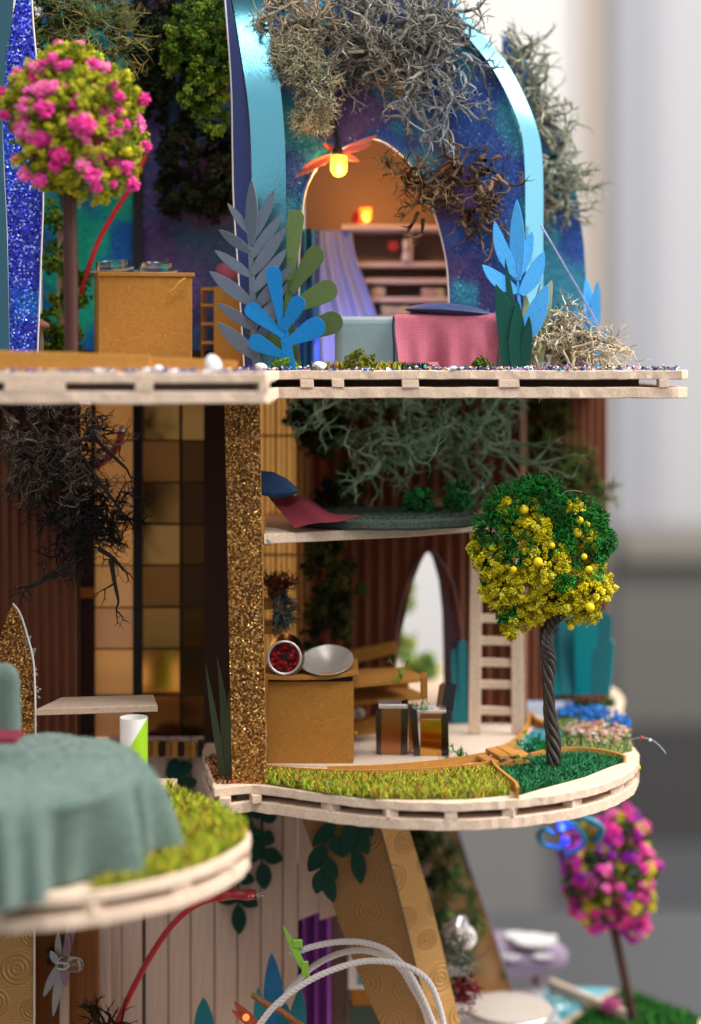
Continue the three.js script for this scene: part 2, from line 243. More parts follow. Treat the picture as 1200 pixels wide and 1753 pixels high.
M.galaxyPurple = galaxy([0x3c2c54, 0x54457c, 0x2e4a70, 0xd8a080], {}, 75);
M.galaxyTeal = galaxy([0x0e8a86, 0x14a88a, 0x1660a8, 0x7af0d0], {}, 95);
M.turq = std({ color: rgb(0.085, 0.27, 0.34), metalness: 0.92, roughness: 0.2, bumpMap: tex(256, [40, 90], (u, v) => { const f = noise(u * 60, v * 24, 60, 3, 24) * 0.6 + fbm(u, v, 5, 3, 6) * 0.4; return [f, f, f]; }, false), bumpScale: 0.00003 });
M.turqLit = std({ color: rgb(0.115, 0.31, 0.41), metalness: 0.9, roughness: 0.24 });  // same foil as turq, stronger light on these ribs put into its colour
M.amberCard = std({ map: cardTex, color: rgb(0.8, 0.55, 0.4) });
M.darkWood = std({ color: rgb(0.035, 0.014, 0.009), roughness: 0.75 });
M.corr = std({ color: rgb(0.15, 0.05, 0.026), roughness: 0.85, bumpMap: paperBump, bumpScale: 0.0001 });
M.black = std({ color: rgb(0.012, 0.011, 0.012), roughness: 0.4 });
M.dark = std({ color: rgb(0.03, 0.028, 0.03), roughness: 0.9 });
M.red = phy({ color: rgb(0.45, 0.006, 0.014), roughness: 0.4, clearcoat: 0.3 });
M.clear = phy({ color: rgb(0.86, 0.95, 0.93), transmission: 1, thickness: 0.002, ior: 1.5, roughness: 0.08 });
M.silver = std({ color: rgb(0.72, 0.7, 0.68), metalness: 0.85, roughness: 0.35 });
M.copper = std({ color: rgb(0.4, 0.18, 0.08), metalness: 1, roughness: 0.22 });
M.chrome = std({ color: rgb(0.085, 0.08, 0.085), metalness: 1, roughness: 0.2 });
M.mirrorGold = std({ color: rgb(0.62, 0.34, 0.08), metalness: 1, roughness: 0.1 });
M.trunk = std({ color: rgb(0.06, 0.025, 0.022), roughness: 0.4 });
const barkB = tex(128, 20, (u, v) => { const f = noise(u * 8, v * 40, 8, 2, 40); return [f, f, f]; }, false);
M.wire = phy({ color: rgb(0.022, 0.012, 0.008), roughness: 0.33, clearcoat: 0.2, bumpMap: barkB, bumpScale: 0.0001 });
const paperTex = fibreTex(512, 170, '#e8e8e8', ['#ffffff', '#b8b8b8', '#d0d0d0', '#f4f4f4', '#989898'], 9000, 14, 1.5, 9);
const paperSheet = (r, g, b, m = 0) => std({ map: paperTex, color: rgb(r, g, b), roughness: 0.75, metalness: m, bumpMap: paperBump, bumpScale: 0.00008 });
M.paperGrey = paperSheet(0.105, 0.14, 0.2, 0.15); M.paperGreen = paperSheet(0.1, 0.155, 0.05); M.paperBlue = paperSheet(0.004, 0.19, 0.52); M.paperSky = paperSheet(0.085, 0.46, 0.98); M.paperPale = paperSheet(0.45, 0.5, 0.28);
M.paperDark = std({ color: rgb(0.006, 0.075, 0.055), roughness: 0.28, metalness: 0.2 }); M.paperLeaf = paperSheet(0.008, 0.055, 0.035); M.paperMoss = paperSheet(0.06, 0.075, 0.04); M.teal = paperSheet(0.01, 0.2, 0.24, 0.2);
const weave = tex(256, 32, (u, v) => { const f = 0.5 + 0.25 * Math.sin(u * 6.283 * 12) + 0.25 * Math.sin(v * 6.283 * 12 + Math.sin(u * 6.283 * 6)); return [f, f, f]; }, false);
const felt = tex(256, 70, (u, v) => { const f = fbm(u, v, 24, 3, 5) * 0.6 + fibre(u, v, 8) * 0.4; return [f, f, f]; }, false);
M.pink = phy({ map: tex(256, 32, (u, v) => { const f = 0.5 + 0.5 * Math.sin((u + v * 0.4) * 6.283 * 10 + 1.5 * Math.sin(v * 6.283 * 20)), g = fbm(u, v, 5, 3, 13); const q = 0.72 + 0.28 * f * (0.6 + 0.8 * g); return [q, q * 0.98, q]; }), color: rgb(0.55, 0.14, 0.2), roughness: 0.7, sheen: 1, sheenColor: rgb(0.6, 0.3, 0.35), sheenRoughness: 0.4, bumpMap: weave, bumpScale: 0.00011 });
M.greyCloth = phy({ color: rgb(0.2, 0.28, 0.31), sheen: 0.6, sheenColor: rgb(0.3, 0.35, 0.4), bumpMap: felt, bumpScale: 0.0001 });
M.navy = phy({ color: rgb(0.03, 0.05, 0.14), roughness: 0.45, sheen: 0.6, sheenColor: rgb(0.2, 0.25, 0.4), bumpMap: felt, bumpScale: 0.00015 });
M.blueCloth = phy({ color: rgb(0.03, 0.08, 0.19), roughness: 0.8, bumpMap: felt, bumpScale: 0.0002 });
M.maroon = phy({ color: rgb(0.17, 0.02, 0.035), roughness: 0.8, sheen: 0.5, sheenColor: rgb(0.4, 0.1, 0.15), bumpMap: weave, bumpScale: 0.0001 });
M.velvet = phy({ color: rgb(0.125, 0.18, 0.155), roughness: 0.95, sheen: 1, sheenColor: rgb(0.8, 0.92, 0.9), sheenRoughness: 0.55, bumpMap: felt, bumpScale: 0.0006 });
M.rug = std({ color: rgb(0.075, 0.1, 0.08), bumpMap: felt, bumpScale: 0.0008, roughness: 1 });
M.shadedBluePaper = std({ color: rgb(0.018, 0.03, 0.13), metalness: 0.3, roughness: 0.45 });  // dark blue paper, made darker for the shade on the rib side
M.peach = std({ color: rgb(0.7, 0.57, 0.49), roughness: 0.9 });
M.emboss = std({ color: rgb(0.5, 0.28, 0.085), metalness: 0.35, roughness: 0.5, bumpMap: tex(512, 130, (u, v) => { let f = 0; for (const [a, b, s] of [[0.25, 0.3, 1], [0.75, 0.2, 0.8], [0.55, 0.75, 1.1], [0.05, 0.85, 0.7]]) { let dx = Math.abs(u - a), dy = Math.abs(v - b); dx = Math.min(dx, 1 - dx); dy = Math.min(dy, 1 - dy); const d = Math.hypot(dx, dy); if (d < 0.24 * s) f = Math.max(f, (0.5 + 0.5 * Math.cos(d * 105 / s)) * smooth(0.24 * s, 0.2 * s, d)); } if (!f) f = (0.5 + 0.5 * Math.sin(u * 6.283 * 26)) * (0.5 + 0.5 * Math.sin(v * 6.283 * 26)) * 0.5; return [f, f, f]; }, false), bumpScale: 0.0006 });
M.goldPlain = std({ color: rgb(0.27, 0.14, 0.04), roughness: 0.55, metalness: 0.2, bumpMap: M.emboss.bumpMap, bumpScale: 0.00025 });
M.plank = std({ map: tex(256, [40, 400], (u, v) => { const g = noise(u * 24, v * 6, 24, 3, 6) * 0.5 + noise(u * 90, v * 10, 90, 4, 10) * 0.5; return mixc(hex(0xb79c8a), hex(0xd4bfb0), g); }), roughness: 0.85 });
M.woodPost = std({ map: tex(256, [60, 500], (u, v) => { const g = noise(u * 30, v * 4, 30, 7, 4) * 0.6 + noise(u * 100, v * 8, 100, 8, 8) * 0.4; return mixc(hex(0x6f4320), hex(0xa67245), g); }), roughness: 0.6 });
M.white = std({ color: rgb(0.75, 0.73, 0.71), roughness: 0.7 });
M.water = phy({ color: rgb(0.03, 0.35, 0.5), roughness: 0.12, clearcoat: 0.8 });

// ---------- setting: the pale room far behind, the grey furniture and the table top ----------
function structure(name, label, geos, mat) { const g = thing(name, label, null, V(0, 0, 0), null, 'structure'); part(g, 'surface', geos, mat); return g; }
structure('back_wall', 'white wall of the room, far out of focus', slab(-900, 2000, -900, 1320, 9400, 60, 0), std({ color: rgb(0.80, 0.775, 0.755), roughness: 0.9 }));
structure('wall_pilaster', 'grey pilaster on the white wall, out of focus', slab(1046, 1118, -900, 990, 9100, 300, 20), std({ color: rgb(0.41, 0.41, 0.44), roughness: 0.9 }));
structure('wall_shade_strip', 'grey strip right of the pilaster, soft shade put into its tone', slab(1118, 1144, -900, 990, 9160, 200, 10), std({ color: rgb(0.5, 0.5, 0.53), roughness: 0.9 }));  // grey step painted for the shading of a rounded wall edge
structure('wall_shade_strip', 'light grey outer strip at the right edge of the wall, shade put into its tone', slab(1144, 1320, -900, 990, 9220, 150, 10), std({ color: rgb(0.55, 0.545, 0.56), roughness: 0.9 }));  // lighter step of the same painted shading, carried on to the right
structure('wall_trim', 'tan edge strip beside the grey pilaster', slab(1000, 1046, -900, 990, 9280, 120, 10), std({ color: rgb(0.78, 0.67, 0.56), roughness: 0.9 }));
{
  const g = thing('sideboard', 'long grey sideboard along the wall, far out of focus', 'sideboard', [600, 1753, 8600]);
  part(g, 'top', slab(1064, 2000, 915, 965, 8500, 560, 40), std({ color: rgb(0.25, 0.23, 0.2) }));
  part(g, 'panel', slab(1056, 2000, 966, 1000, 8600, 400, 0), std({ color: rgb(0.1, 0.097, 0.092) }));
  part(g, 'panel', slab(1052, 2000, 1001, 1240, 8590, 400, 0), std({ color: rgb(0.155, 0.147, 0.135) }));
  part(g, 'panel', slab(-900, 2000, 1241, 1445, 8580, 400, 0), std({ color: rgb(0.066, 0.063, 0.063) }));
  part(g, 'panel', slab(-900, 2000, 1446, 1560, 8570, 400, 0), std({ color: rgb(0.12, 0.118, 0.125) }));
  part(g, 'panel', slab(-900, 2000, 1561, 2300, 8560, 400, 0), std({ color: rgb(0.16, 0.16, 0.175) }));
  part(g, 'panel', slab(-900, 935, 1300, 1700, 8540, 20, 0), std({ color: rgb(0.22, 0.21, 0.2) }));
}
structure('table_top', 'grey table top under the model', flat([[-2600, -900], [2600, -900], [2600, 1500], [-2600, 1500]], -1440, 40, 0), std({ color: rgb(0.075, 0.075, 0.08), roughness: 0.7 }));

// ---------- decks ----------
M.shade_core = std({ color: rgb(0.1, 0.07, 0.055), roughness: 1 });  // dark filler, shade of the open gap between boards put into its colour
const YT = -33, YM = -718, YG = -1368;
function deck(name, label, outline, Y, spacers, at, mat = M.board, seed = 1) {
  const R = rng(seed), g = thing(name, label, 'platform', at), fine = [];
  outline.forEach((p, k) => { const q = outline[(k + 1) % outline.length], n = Math.max(1, Math.round(Math.hypot(q[0] - p[0], q[1] - p[1]) / 14)); for (let i = 0; i < n; i++) fine.push([lerp(p[0], q[0], i / n), lerp(p[1], q[1], i / n)]); });
  const cx = fine.reduce((s, p) => s + p[0], 0) / fine.length, cz = fine.reduce((s, p) => s + p[1], 0) / fine.length, rough = (a, s) => fine.map((p) => { const k = 1 + (R() - 0.5) * a / 300; return [cx + (p[0] - cx) * k * s, cz + (p[1] - cz) * k * s]; });
  part(g, 'board', noiseMove(flat(rough(2.2, 1), Y, 15, 1.2), 1.6, 0.06, seed), mat);
  part(g, 'board', noiseMove(flat(rough(2.2, 0.997), Y - 28, 18, 1.2), 2, 0.05, seed + 3), mat);
  part(g, 'shade_core', flat(rough(0.1, 0.9), Y - 15.5, 12, 0), M.shade_core);
  for (const [x, z, turn, w, l] of spacers) { const b = new RoundedBoxGeometry(w, 14, l, 1, 1); b.rotateY(turn); b.translate(x, Y - 21.5, -z); part(g, 'spacer', noiseMove(b, 1.5, 0.1, seed + 5), mat); }
  return g;
}
const arc = (cx, cz, r, a0, a1, n = 40) => Array.from({ length: n + 1 }, (_, k) => { const a = lerp(a0, a1, k / n) * Math.PI / 180; return [cx + r * Math.cos(a), cz + r * Math.sin(a)]; });
const rimSpacers = (cx, cz, r, list, w = 20) => list.map((d) => { const a = d * Math.PI / 180; return [cx + (r - 16) * Math.cos(a), cz + (r - 16) * Math.sin(a), -a + Math.PI / 2, w, 30]; });
const XZ = (x, z) => [(x - 600) * K(z), z];
deck('upper_deck', 'straight-edged cream board deck under the blue dome and the pink towel bed', [[-262, -100], [546, -100], [566, -66], [540, 420], [380, 900], [-900, 900], [-900, 0], [-262, 0]], YT,
  [[405, 36], [525, 22], [578, 20], [702, 28], [871, 34], [1136, 16]].map(([x, w]) => [XZ(x, -98)[0], -86, 0, w, 30]), [760, 676, -100], M.board, 11);
deck('upper_deck', 'thick board deck that juts forward under the pink flowering ball tree', [[-640, -400], [-126, -400], [-120, -390], [-118, -102], [-640, -102]], YT,
  [[60, 90], [247, 26], [452, 14], [-60, 40]].map(([x, w]) => [XZ(x, -398)[0], -386, 0, w, 30]), [200, 690, -400], M.board, 13);
deck('round_deck', 'round cream board deck carrying the yellow tree and grass beds', [...arc(148, 150, 366, -122, 90, 60), [-120, 516], [-266, 300], [-265, 122], onLevel(366, 1350, YM), onLevel(432, 1343, YM)], YM,
  [...rimSpacers(148, 150, 366, [-121, -104, -88, -72, -52, -32, -14]), [...onLevel(376, 1352, YM).map((v, i) => v + (i ? 14 : 8)), 0, 18, 26], [...onLevel(424, 1346, YM).map((v, i) => v + 12), 0.3, 16, 24]], [760, 1400, -200], M.board, 17);
deck('round_deck', 'round cream board deck under the green velvet bed', [...arc(-480, -370, 336, -180, -7, 70), onLevel(424, 1416, YM), onLevel(392, 1392, YM), onLevel(345, 1370, YM), onLevel(296, 1354, YM), [-290, -60], ...arc(-480, -370, 336, 72, 175, 30)], YM,
  rimSpacers(-480, -370, 336, [-128, -110, -88, -65, -41, -22, -9], 22), [100, 1580, -700], M.board, 19);
deck('round_deck', 'distant white round deck with the blue pool', arc(215, 700, 358, 0, 352, 70), YM - 7, rimSpacers(215, 700, 358, [-60, -30, 0, 30]), [1040, 1230, 600], M.board, 23);
{
  const g = thing('floor_plate', 'brown board floor of the middle storey seen behind the side table', 'floor plate', [300, 1290, 180]);
  part(g, 'board', flat([[-900, 186], [-268, 186], [-268, 320], [-122, 522], [330, 522], [330, 1000], [-900, 1000]], YM - 9, 14, 1), M.greyBoard);
  const R = rng(5);
  for (let k = 0; k < 9; k++) part(g, 'block', slab(250 + k * 11, 250 + k * 11 + 8 + R() * 3, 1270 + R() * 4, 1296, 176 - R() * 6, 22, 1), [M.card, M.cardLight, M.darkWood][k % 3]);
}

// ---------- dome on the upper deck ----------
function strip(inner, outer, t, n = 40) {                                   // a metal-paper strip bent along two rails
  const a = curve(inner.map((p) => W(...p)), false, n / inner.length), b = curve(outer.map((p) => W(...p)), false, n / inner.length), N = a.length - 1;
  const at = (L, v) => L[Math.round(v * N)], nrm = (v) => at(b, v).clone().sub(at(a, v)).cross(at(a, Math.min(1, v + 1 / N)).clone().sub(at(a, Math.max(0, v - 1 / N)))).normalize();
  return grid(6, N, (u, v) => { const q = at(a, v).clone().lerp(at(b, v), Math.min(1, u * 6 / 5 * 0.8333)); return q.addScaledVector(nrm(v), 0); });
}
{
  const g = thing('dome_rib', 'turquoise foil rib in front of the dome, behind the grey paper fern', 'dome rib', [462, 634, 20]);
  part(g, 'foil_band', strip([[352, -130, 220], [380, -60, 130], [397, 0, 72], [414, 100, 30], [426, 190, 8], [431, 290, -2], [433, 400, -6], [432, 634, -6]], [[392, -130, 220], [425, -60, 130], [450, 0, 72], [469, 80, 34], [481, 160, 10], [488, 250, -2], [490, 400, -6], [490, 634, -6]], 2), M.turq);
  part(g, 'side_panel', ext([[378, -40], [397, 150], [399, 260], [400, 350], [408, 470], [418, 634], [431, 634], [431, 300], [424, 190], [413, 100], [394, 0], [380, -60]], 40, 3, { smooth: false }), M.shadedBluePaper);
  part(g, 'paper_edge', tube([[382, -40, 38], [396, 150, 38], [398, 260, 38], [400, 350, 38], [408, 470, 38], [418, 634, 38]], 1.3, 5), M.edge);
}
{
  const g = thing('dome_rib', 'blue glitter rib with a turquoise edge toned lighter as if lit, left of the pink flowering tree', 'dome rib', [40, 634, -60]);
  part(g, 'glitter_panel', ext([[28, -60], [27, 0], [10, 90], [4, 200], [8, 300], [13, 400], [17, 634], [63, 634], [66, 560], [70, 450], [73, 340], [72, 260], [66, 150], [56, 40], [50, -60]], -60, 4), M.blueGlitter);
  part(g, 'foil_band', strip([[-30, -60, 10], [-38, 60, 0], [-45, 200, -20], [-42, 400, -30], [-36, 634, -30]], [[28, -60, -62], [20, 40, -62], [4, 200, -62], [12, 400, -62], [17, 634, -62]], 2), M.turqLit);
  part(g, 'paper_edge', tube([[52, -60, -62], [57, 40, -62], [67, 150, -62], [73, 260, -62], [74, 340, -62], [70, 450, -62], [66, 560, -62], [63, 634, -62]], 1.5, 5), M.edge);
}
{
  const g = thing('dome_rib', 'blue foil rib toned brighter as if lit, curving down the right edge of the dome', 'dome rib', [912, 620, 100]);
  part(g, 'foil_band', strip([[740, -20, 150], [770, 25, 120], [808, 72, 90], [844, 118, 76], [872, 170, 70], [891, 222, 70], [897, 260, 70], [900, 420, 70], [901, 634, 70]], [[758, -30, 190], [790, 14, 152], [832, 66, 122], [870, 112, 107], [903, 176, 101], [923, 232, 99], [929, 280, 99], [930, 420, 99], [931, 634, 99]], 2), M.turqLit);
}
const ARCH = [[512, 634], [512, 520], [512, 440], [516, 380], [526, 320], [550, 278], [592, 252], [641, 238], [690, 268], [724, 318], [748, 380], [764, 450], [769, 530], [769, 634]];
{
  const g = thing('dome_wall', 'purple and blue shimmer paper wall with a pointed arch above the bed', 'wall', [700, 634, 112]);
  part(g, 'panel', ext([...ARCH, [902, 634], [899, 290], [890, 225], [868, 165], [838, 100], [795, 40], [760, -20], [640, -120], [430, -90], [455, 100], [470, 300], [470, 634]].reverse(), 112, 5), M.galaxy);
  const A = ARCH.slice(1, -1);
  part(g, 'arch_edge', tube(A.map((p) => [p[0], p[1], 109]), 1.4, 6), M.edge);
}
{
  const g = thing('dome_wall', 'teal and purple shimmer wall beyond the right rib', 'wall', [960, 620, 260]);
  part(g, 'panel', ext([[860, 634], [860, 60], [880, 70], [918, 130], [948, 196], [972, 270], [990, 345], [1000, 420], [1005, 500], [1008, 634]], 260, 5), M.galaxy);
}
{
  const g = thing('dome_wall', 'teal shimmer wall behind the red wire', 'wall', [185, 634, 330]);
  part(g, 'panel', slab(70, 232, -200, 640, 330, 4, 0), M.galaxyTeal);
  const h = thing('dome_wall', 'dusky purple shimmer wall behind the brown cabinet', 'wall', [330, 634, 310]);
  part(h, 'panel', slab(240, 478, -200, 640, 310, 4, 0), M.galaxyPurple);
  const p = thing('dome_post', 'dark post between the teal and purple walls', 'post', [234, 634, 290]);
  part(p, 'shaft', slab(227, 243, -200, 640, 290, 14, 2), M.dark);
  const r = thing('added_dome_cover', 'added unseen slabs over the dome that darken its inside', 'roof', [300, -150, 300]);  // added out of view, keeps light from above off the dome inside
  part(r, 'shell', [flat([[-700, 60], [-110, 120], [-100, 900], [-700, 900]], 800, 10, 0), flat([[-120, 115], [200, 115], [240, 900], [-120, 900]], 790, 10, 0)], M.dark);
  part(r, 'side', slab(-100, -90, -150, 634, 60, 500, 0), M.dark);
}
// the small room behind the arch
{
  const g = thing('alcove', 'peach painted alcove lit orange behind the pointed arch', 'alcove', [640, 634, 480]);
  part(g, 'back_panel', slab(520, 790, 150, 634, 470, 8, 0), std({ color: rgb(0.24, 0.175, 0.145), roughness: 0.9 }));
  part(g, 'side_panel', slab(806, 812, 150, 634, 125, 350, 0), M.peach);
  part(g, 'side_panel', slab(466, 472, 150, 634, 330, 140, 0), M.peach);
  part(g, 'ceiling_panel', flat([XZ(480, 120), XZ(812, 120), XZ(790, 480), XZ(500, 480)], 480, 8, 0), M.peach);
  const s = thing('wall_shelf', 'tan board shelves with books in the orange lit alcove', 'shelf', [690, 634, 380]);
  for (const [x0, y, dz] of [[585, 384, 60], [602, 448, 60], [618, 476, 60], [630, 508, 60], [640, 540, 60]]) part(s, 'shelf_board', slab(x0, 786, y, y + 9, y < 400 ? 345 : 392, y < 400 ? 122 : 76, 1), M.peach);
  part(s, 'upright', slab(700, 706, 394, 448, 385, 60, 1), M.peach);
  const R = rng(3);
  const rows = [[722, 492, 15, 5], [636, 490, 14, 3], [652, 522, 14, 6], [744, 522, 13, 3]];
  rows.forEach(([x, y, h, n], i) => { for (let k = 0; k < n; k++) { const w = 6 + R() * 4, o = thing('book', ['first', 'second', 'third', 'fourth', 'fifth', 'sixth'][k] + ' small pale book from the left ' + ['on the right of the third alcove shelf', 'at the left of the third alcove shelf', 'at the left of the fourth alcove shelf', 'at the right of the fourth alcove shelf'][i], 'book', [x + k * 8, y + h, 396], 'books on the alcove shelves'); part(o, 'cover', slab(x + k * 8, x + k * 8 + w, y + R() * 3, y + h + 3, 398, 40, 1), std({ color: rgb(0.45 + R() * 0.2, 0.38 + R() * 0.15, 0.33) })); } });
  const st = thing('star_ornament', 'dark red star ornament on the alcove shelf', 'ornament', [673, 428, 375]);
  const star = []; for (let k = 0; k < 12; k++) { const a = k * Math.PI / 6, r = k % 2 ? 6 : 13; star.push([673 + r * Math.cos(a), 421 + r * Math.sin(a)]); }
  part(st, 'star', ext(star, 372, 5), M.red);
  const v = thing('figurine', 'pale slim figurine beside the dark red star on the shelf', 'figurine', [694, 446, 375]);
  part(v, 'body', lathe(W(694, 447, 378), [[0, 0], [8, 1], [7, 10], [4, 22], [6, 32], [5, 40], [0, 44]], 14), M.white);
}
{
  const g = thing('curtain', 'lavender blue lit curtain inside the arch, left of the shelves', 'curtain', [575, 630, 330]);
  part(g, 'cloth', grid(60, 24, (u, v) => { const y = lerp(640, 395, v), x = lerp(530, lerp(650, 602, smooth(0.25, 1, v)), u); return W(x, y, 340 + 14 * Math.sin(u * 22 + v * 2) + 30 * u); }), phy({ color: rgb(0.38, 0.44, 0.7), roughness: 0.6, sheen: 0.5, sheenColor: rgb(0.5, 0.5, 0.8) }));
  const h = thing('curtain', 'deep teal and blue shimmer strip beside the green paper plant', 'curtain', [530, 634, 150]);
  part(h, 'cloth', grid(30, 10, (u, v) => W(lerp(490, 548, u), lerp(640, 392, v), 210 + 10 * Math.sin(u * 14))), M.galaxy);
}
function lamp(name, label, base, bulbAt, r, color, power, emit, pos) {
  const g = thing(name, label, 'lamp', base), p = W(...bulbAt), m = std({ color, emissive: color, emissiveIntensity: emit, roughness: 0.3 });
  const l = new THREE.PointLight(color, power); l.name = 'bulb_light'; l.shadow.radius = 0.08; l.castShadow = true; l.position.copy(p).sub(g.base).multiplyScalar(U); g.add(l);
  m.emissiveIntensity = emit * 0.28; m.transmission = 0.7; m.thickness = 0; m.roughness = 0.25; m.specularIntensity = 1;
  const b = lathe(p.clone().add(V(0, -r * 1.2, 0)), [[0, 0], [r * 0.4, r * 0.08], [r * 0.7, r * 0.28], [r * 0.92, r * 0.62], [r, r], [r, r * 2.1], [r * 1.12, r * 2.2], [r * 1.12, r * 2.5], [0, r * 2.5]], 20);
  const hot = std({ color, emissive: color.clone().lerp(rgb(1, 1, 0.8), 0.35), emissiveIntensity: emit * 5 });
  part(g, 'glowing_core', [new THREE.SphereGeometry(r * 0.4, 14, 10).translate(p.x, p.y, p.z), new THREE.SphereGeometry(r * 0.42, 14, 10).translate(p.x + r * 0.2, p.y - r * 0.62, p.z + r * 0.1)], hot);
  part(g, 'bulb', b, m); return g;
}
{
  const g = lamp('flower_lamp', 'glowing orange bulb with star petals at the top of the arch', [580, 280, 96], [580, 286, 96], 15, rgb(1, 0.5, 0.13), 0.0062, 2.6);
  const bl = lamp('added_blue_lamp', 'added unseen blue bulb behind the bed that lights the lavender curtain', [622, 630, 250], [622, 600, 250], 8, rgb(0.3, 0.36, 1), 0.0013, 3);  // added bulb, out of sight, tints the curtain blue
  part(bl, 'cap', lathe(W(622, 632, 250), [[0, 0], [9, 1], [9, 14], [0, 16]], 12), M.dark);
  const petal = phy({ color: rgb(0.75, 0.22, 0.12), roughness: 0.35, transmission: 0.4, thickness: 0 });
  const c = [580, 262];
  for (const [x, y] of [[648, 230], [638, 246], [504, 304], [516, 288], [552, 244], [616, 276]]) part(g, 'petal', leaf([c[0] + (x - c[0]) * 0.08, c[1] + (y - c[1]) * 0.08], [x, y], 5.5, 92 + (x % 7) * 2, 2, 'point', 0.4), petal);
  part(g, 'cap', lathe(W(578, 268, 96), [[0, 0], [11, 2], [9, 12], [4, 22], [0, 24]], 12), M.dark);
  part(g, 'lead', tube([[578, 246, 96], [574, 200, 104], [570, 120, 108]], 3, 6), M.dark);
  const h = lamp('shelf_lamp', 'small glowing orange bulb lying on the top alcove shelf', [622, 384, 360], [626, 369, 360], 11, rgb(1, 0.45, 0.1), 0.0014, 2.2);
  part(h, 'cap', lathe(W(612, 382, 362), [[0, 0], [10, 1], [11, 12], [7, 22], [0, 24]], 12), M.red);
}
// lichen, moss and foam on the dome
const GREYS = [lin(0xb9b4a2), lin(0x9b9684), lin(0x7f7c70), lin(0xa9a594)], COOL = [lin(0x8b9088), lin(0x70766e), lin(0x5d625e), lin(0x9a978a)];
function clump(name, label, cat, at, g, part_ = 'branches', mat = M.veg) { const t = thing(name, label, cat, at); part(t, part_, g, mat); return t; }
clump('lichen_clump', 'pale fine lichen tuft hanging right of the turquoise rib', 'lichen', [530, 200, 60], lichen([[512, 105, 10, 44, 36, 40], [540, 150, 14, 40, 40, 40], [500, 90, 10, 30, 20, 30], [535, 195, 24, 30, 28, 30]], 520, { len: 12.5, r: 1.5, depth: 3, curl: 0.35, spread: 1.2, cols: [lin(0xaaa588), lin(0x8d8768), lin(0x7a7560), lin(0xc2bc9e)], sides: 4 }, 21));
clump('lichen_clump', 'beige curly lichen at the top edge beside the turquoise rib', 'lichen', [500, 20, 60], lichen([[485, 20, 40, 36, 30, 40], [535, 45, 40, 36, 34, 40]], 70, { len: 26, r: 3.6, depth: 3, curl: 0.5, spread: 1.2, cols: [lin(0xb29a80), lin(0xa39682), lin(0x8f8876)] }, 22));
clump('lichen_clump', 'large grey branching lichen over the arch', 'lichen', [700, 90, 70], lichen([[620, 30, 60, 50, 60, 50], [690, 40, 60, 70, 50, 60], [650, 90, 60, 60, 36, 40], [745, 30, 70, 40, 46, 50], [588, 80, 74, 26, 60, 40], [720, 110, 60, 50, 30, 30]], 190, { len: 28, r: 4.4, depth: 4, curl: 0.3, spread: 1.05, cols: [lin(0x918f86), lin(0x75756e), lin(0x5d5d58), lin(0xa5a195)] }, 23));
clump('lichen_clump', 'blue grey lichen strands beside the upper right rib', 'lichen', [770, 150, 60], lichen([[740, 150, 60, 50, 26, 30], [785, 100, 80, 30, 40, 30], [720, 180, 60, 30, 16, 20], [775, 185, 60, 30, 16, 20]], 40, { len: 34, r: 3.8, depth: 3, curl: 0.3, spread: 1, cols: [lin(0x7a7f86), lin(0x5c636b), lin(0x8d9294)], dir: [0.5, -0.4, 0] }, 24));
clump('lichen_clump', 'brown twiggy lichen hanging in front of the blue shimmer wall', 'lichen', [790, 330, 70], lichen([[790, 290, 60, 40, 36, 30], [830, 300, 50, 26, 40, 30], [750, 310, 60, 40, 16, 20], [805, 365, 60, 30, 40, 20], [722, 345, 50, 18, 40, 20], [690, 300, 50, 20, 8, 10]], 66, { len: 27, r: 4, depth: 3, curl: 0.4, spread: 1.1, cols: [lin(0x6a5038), lin(0x4a3826), lin(0x80664a), lin(0x33261a)], dir: [0, -0.3, 0] }, 25));
clump('lichen_clump', 'sage grey lichen on the outer right shoulder of the dome', 'lichen', [930, 220, 230], lichen([[890, 120, 220, 26, 40, 40], [925, 200, 230, 24, 50, 40], [950, 280, 235, 20, 50, 40], [960, 340, 240, 16, 26, 30]], 120, { len: 28, r: 4, depth: 3, curl: 0.35, spread: 1, cols: [lin(0x8f9280), lin(0x77806f), lin(0xa6a48e), lin(0x5f6a5c)] }, 26));
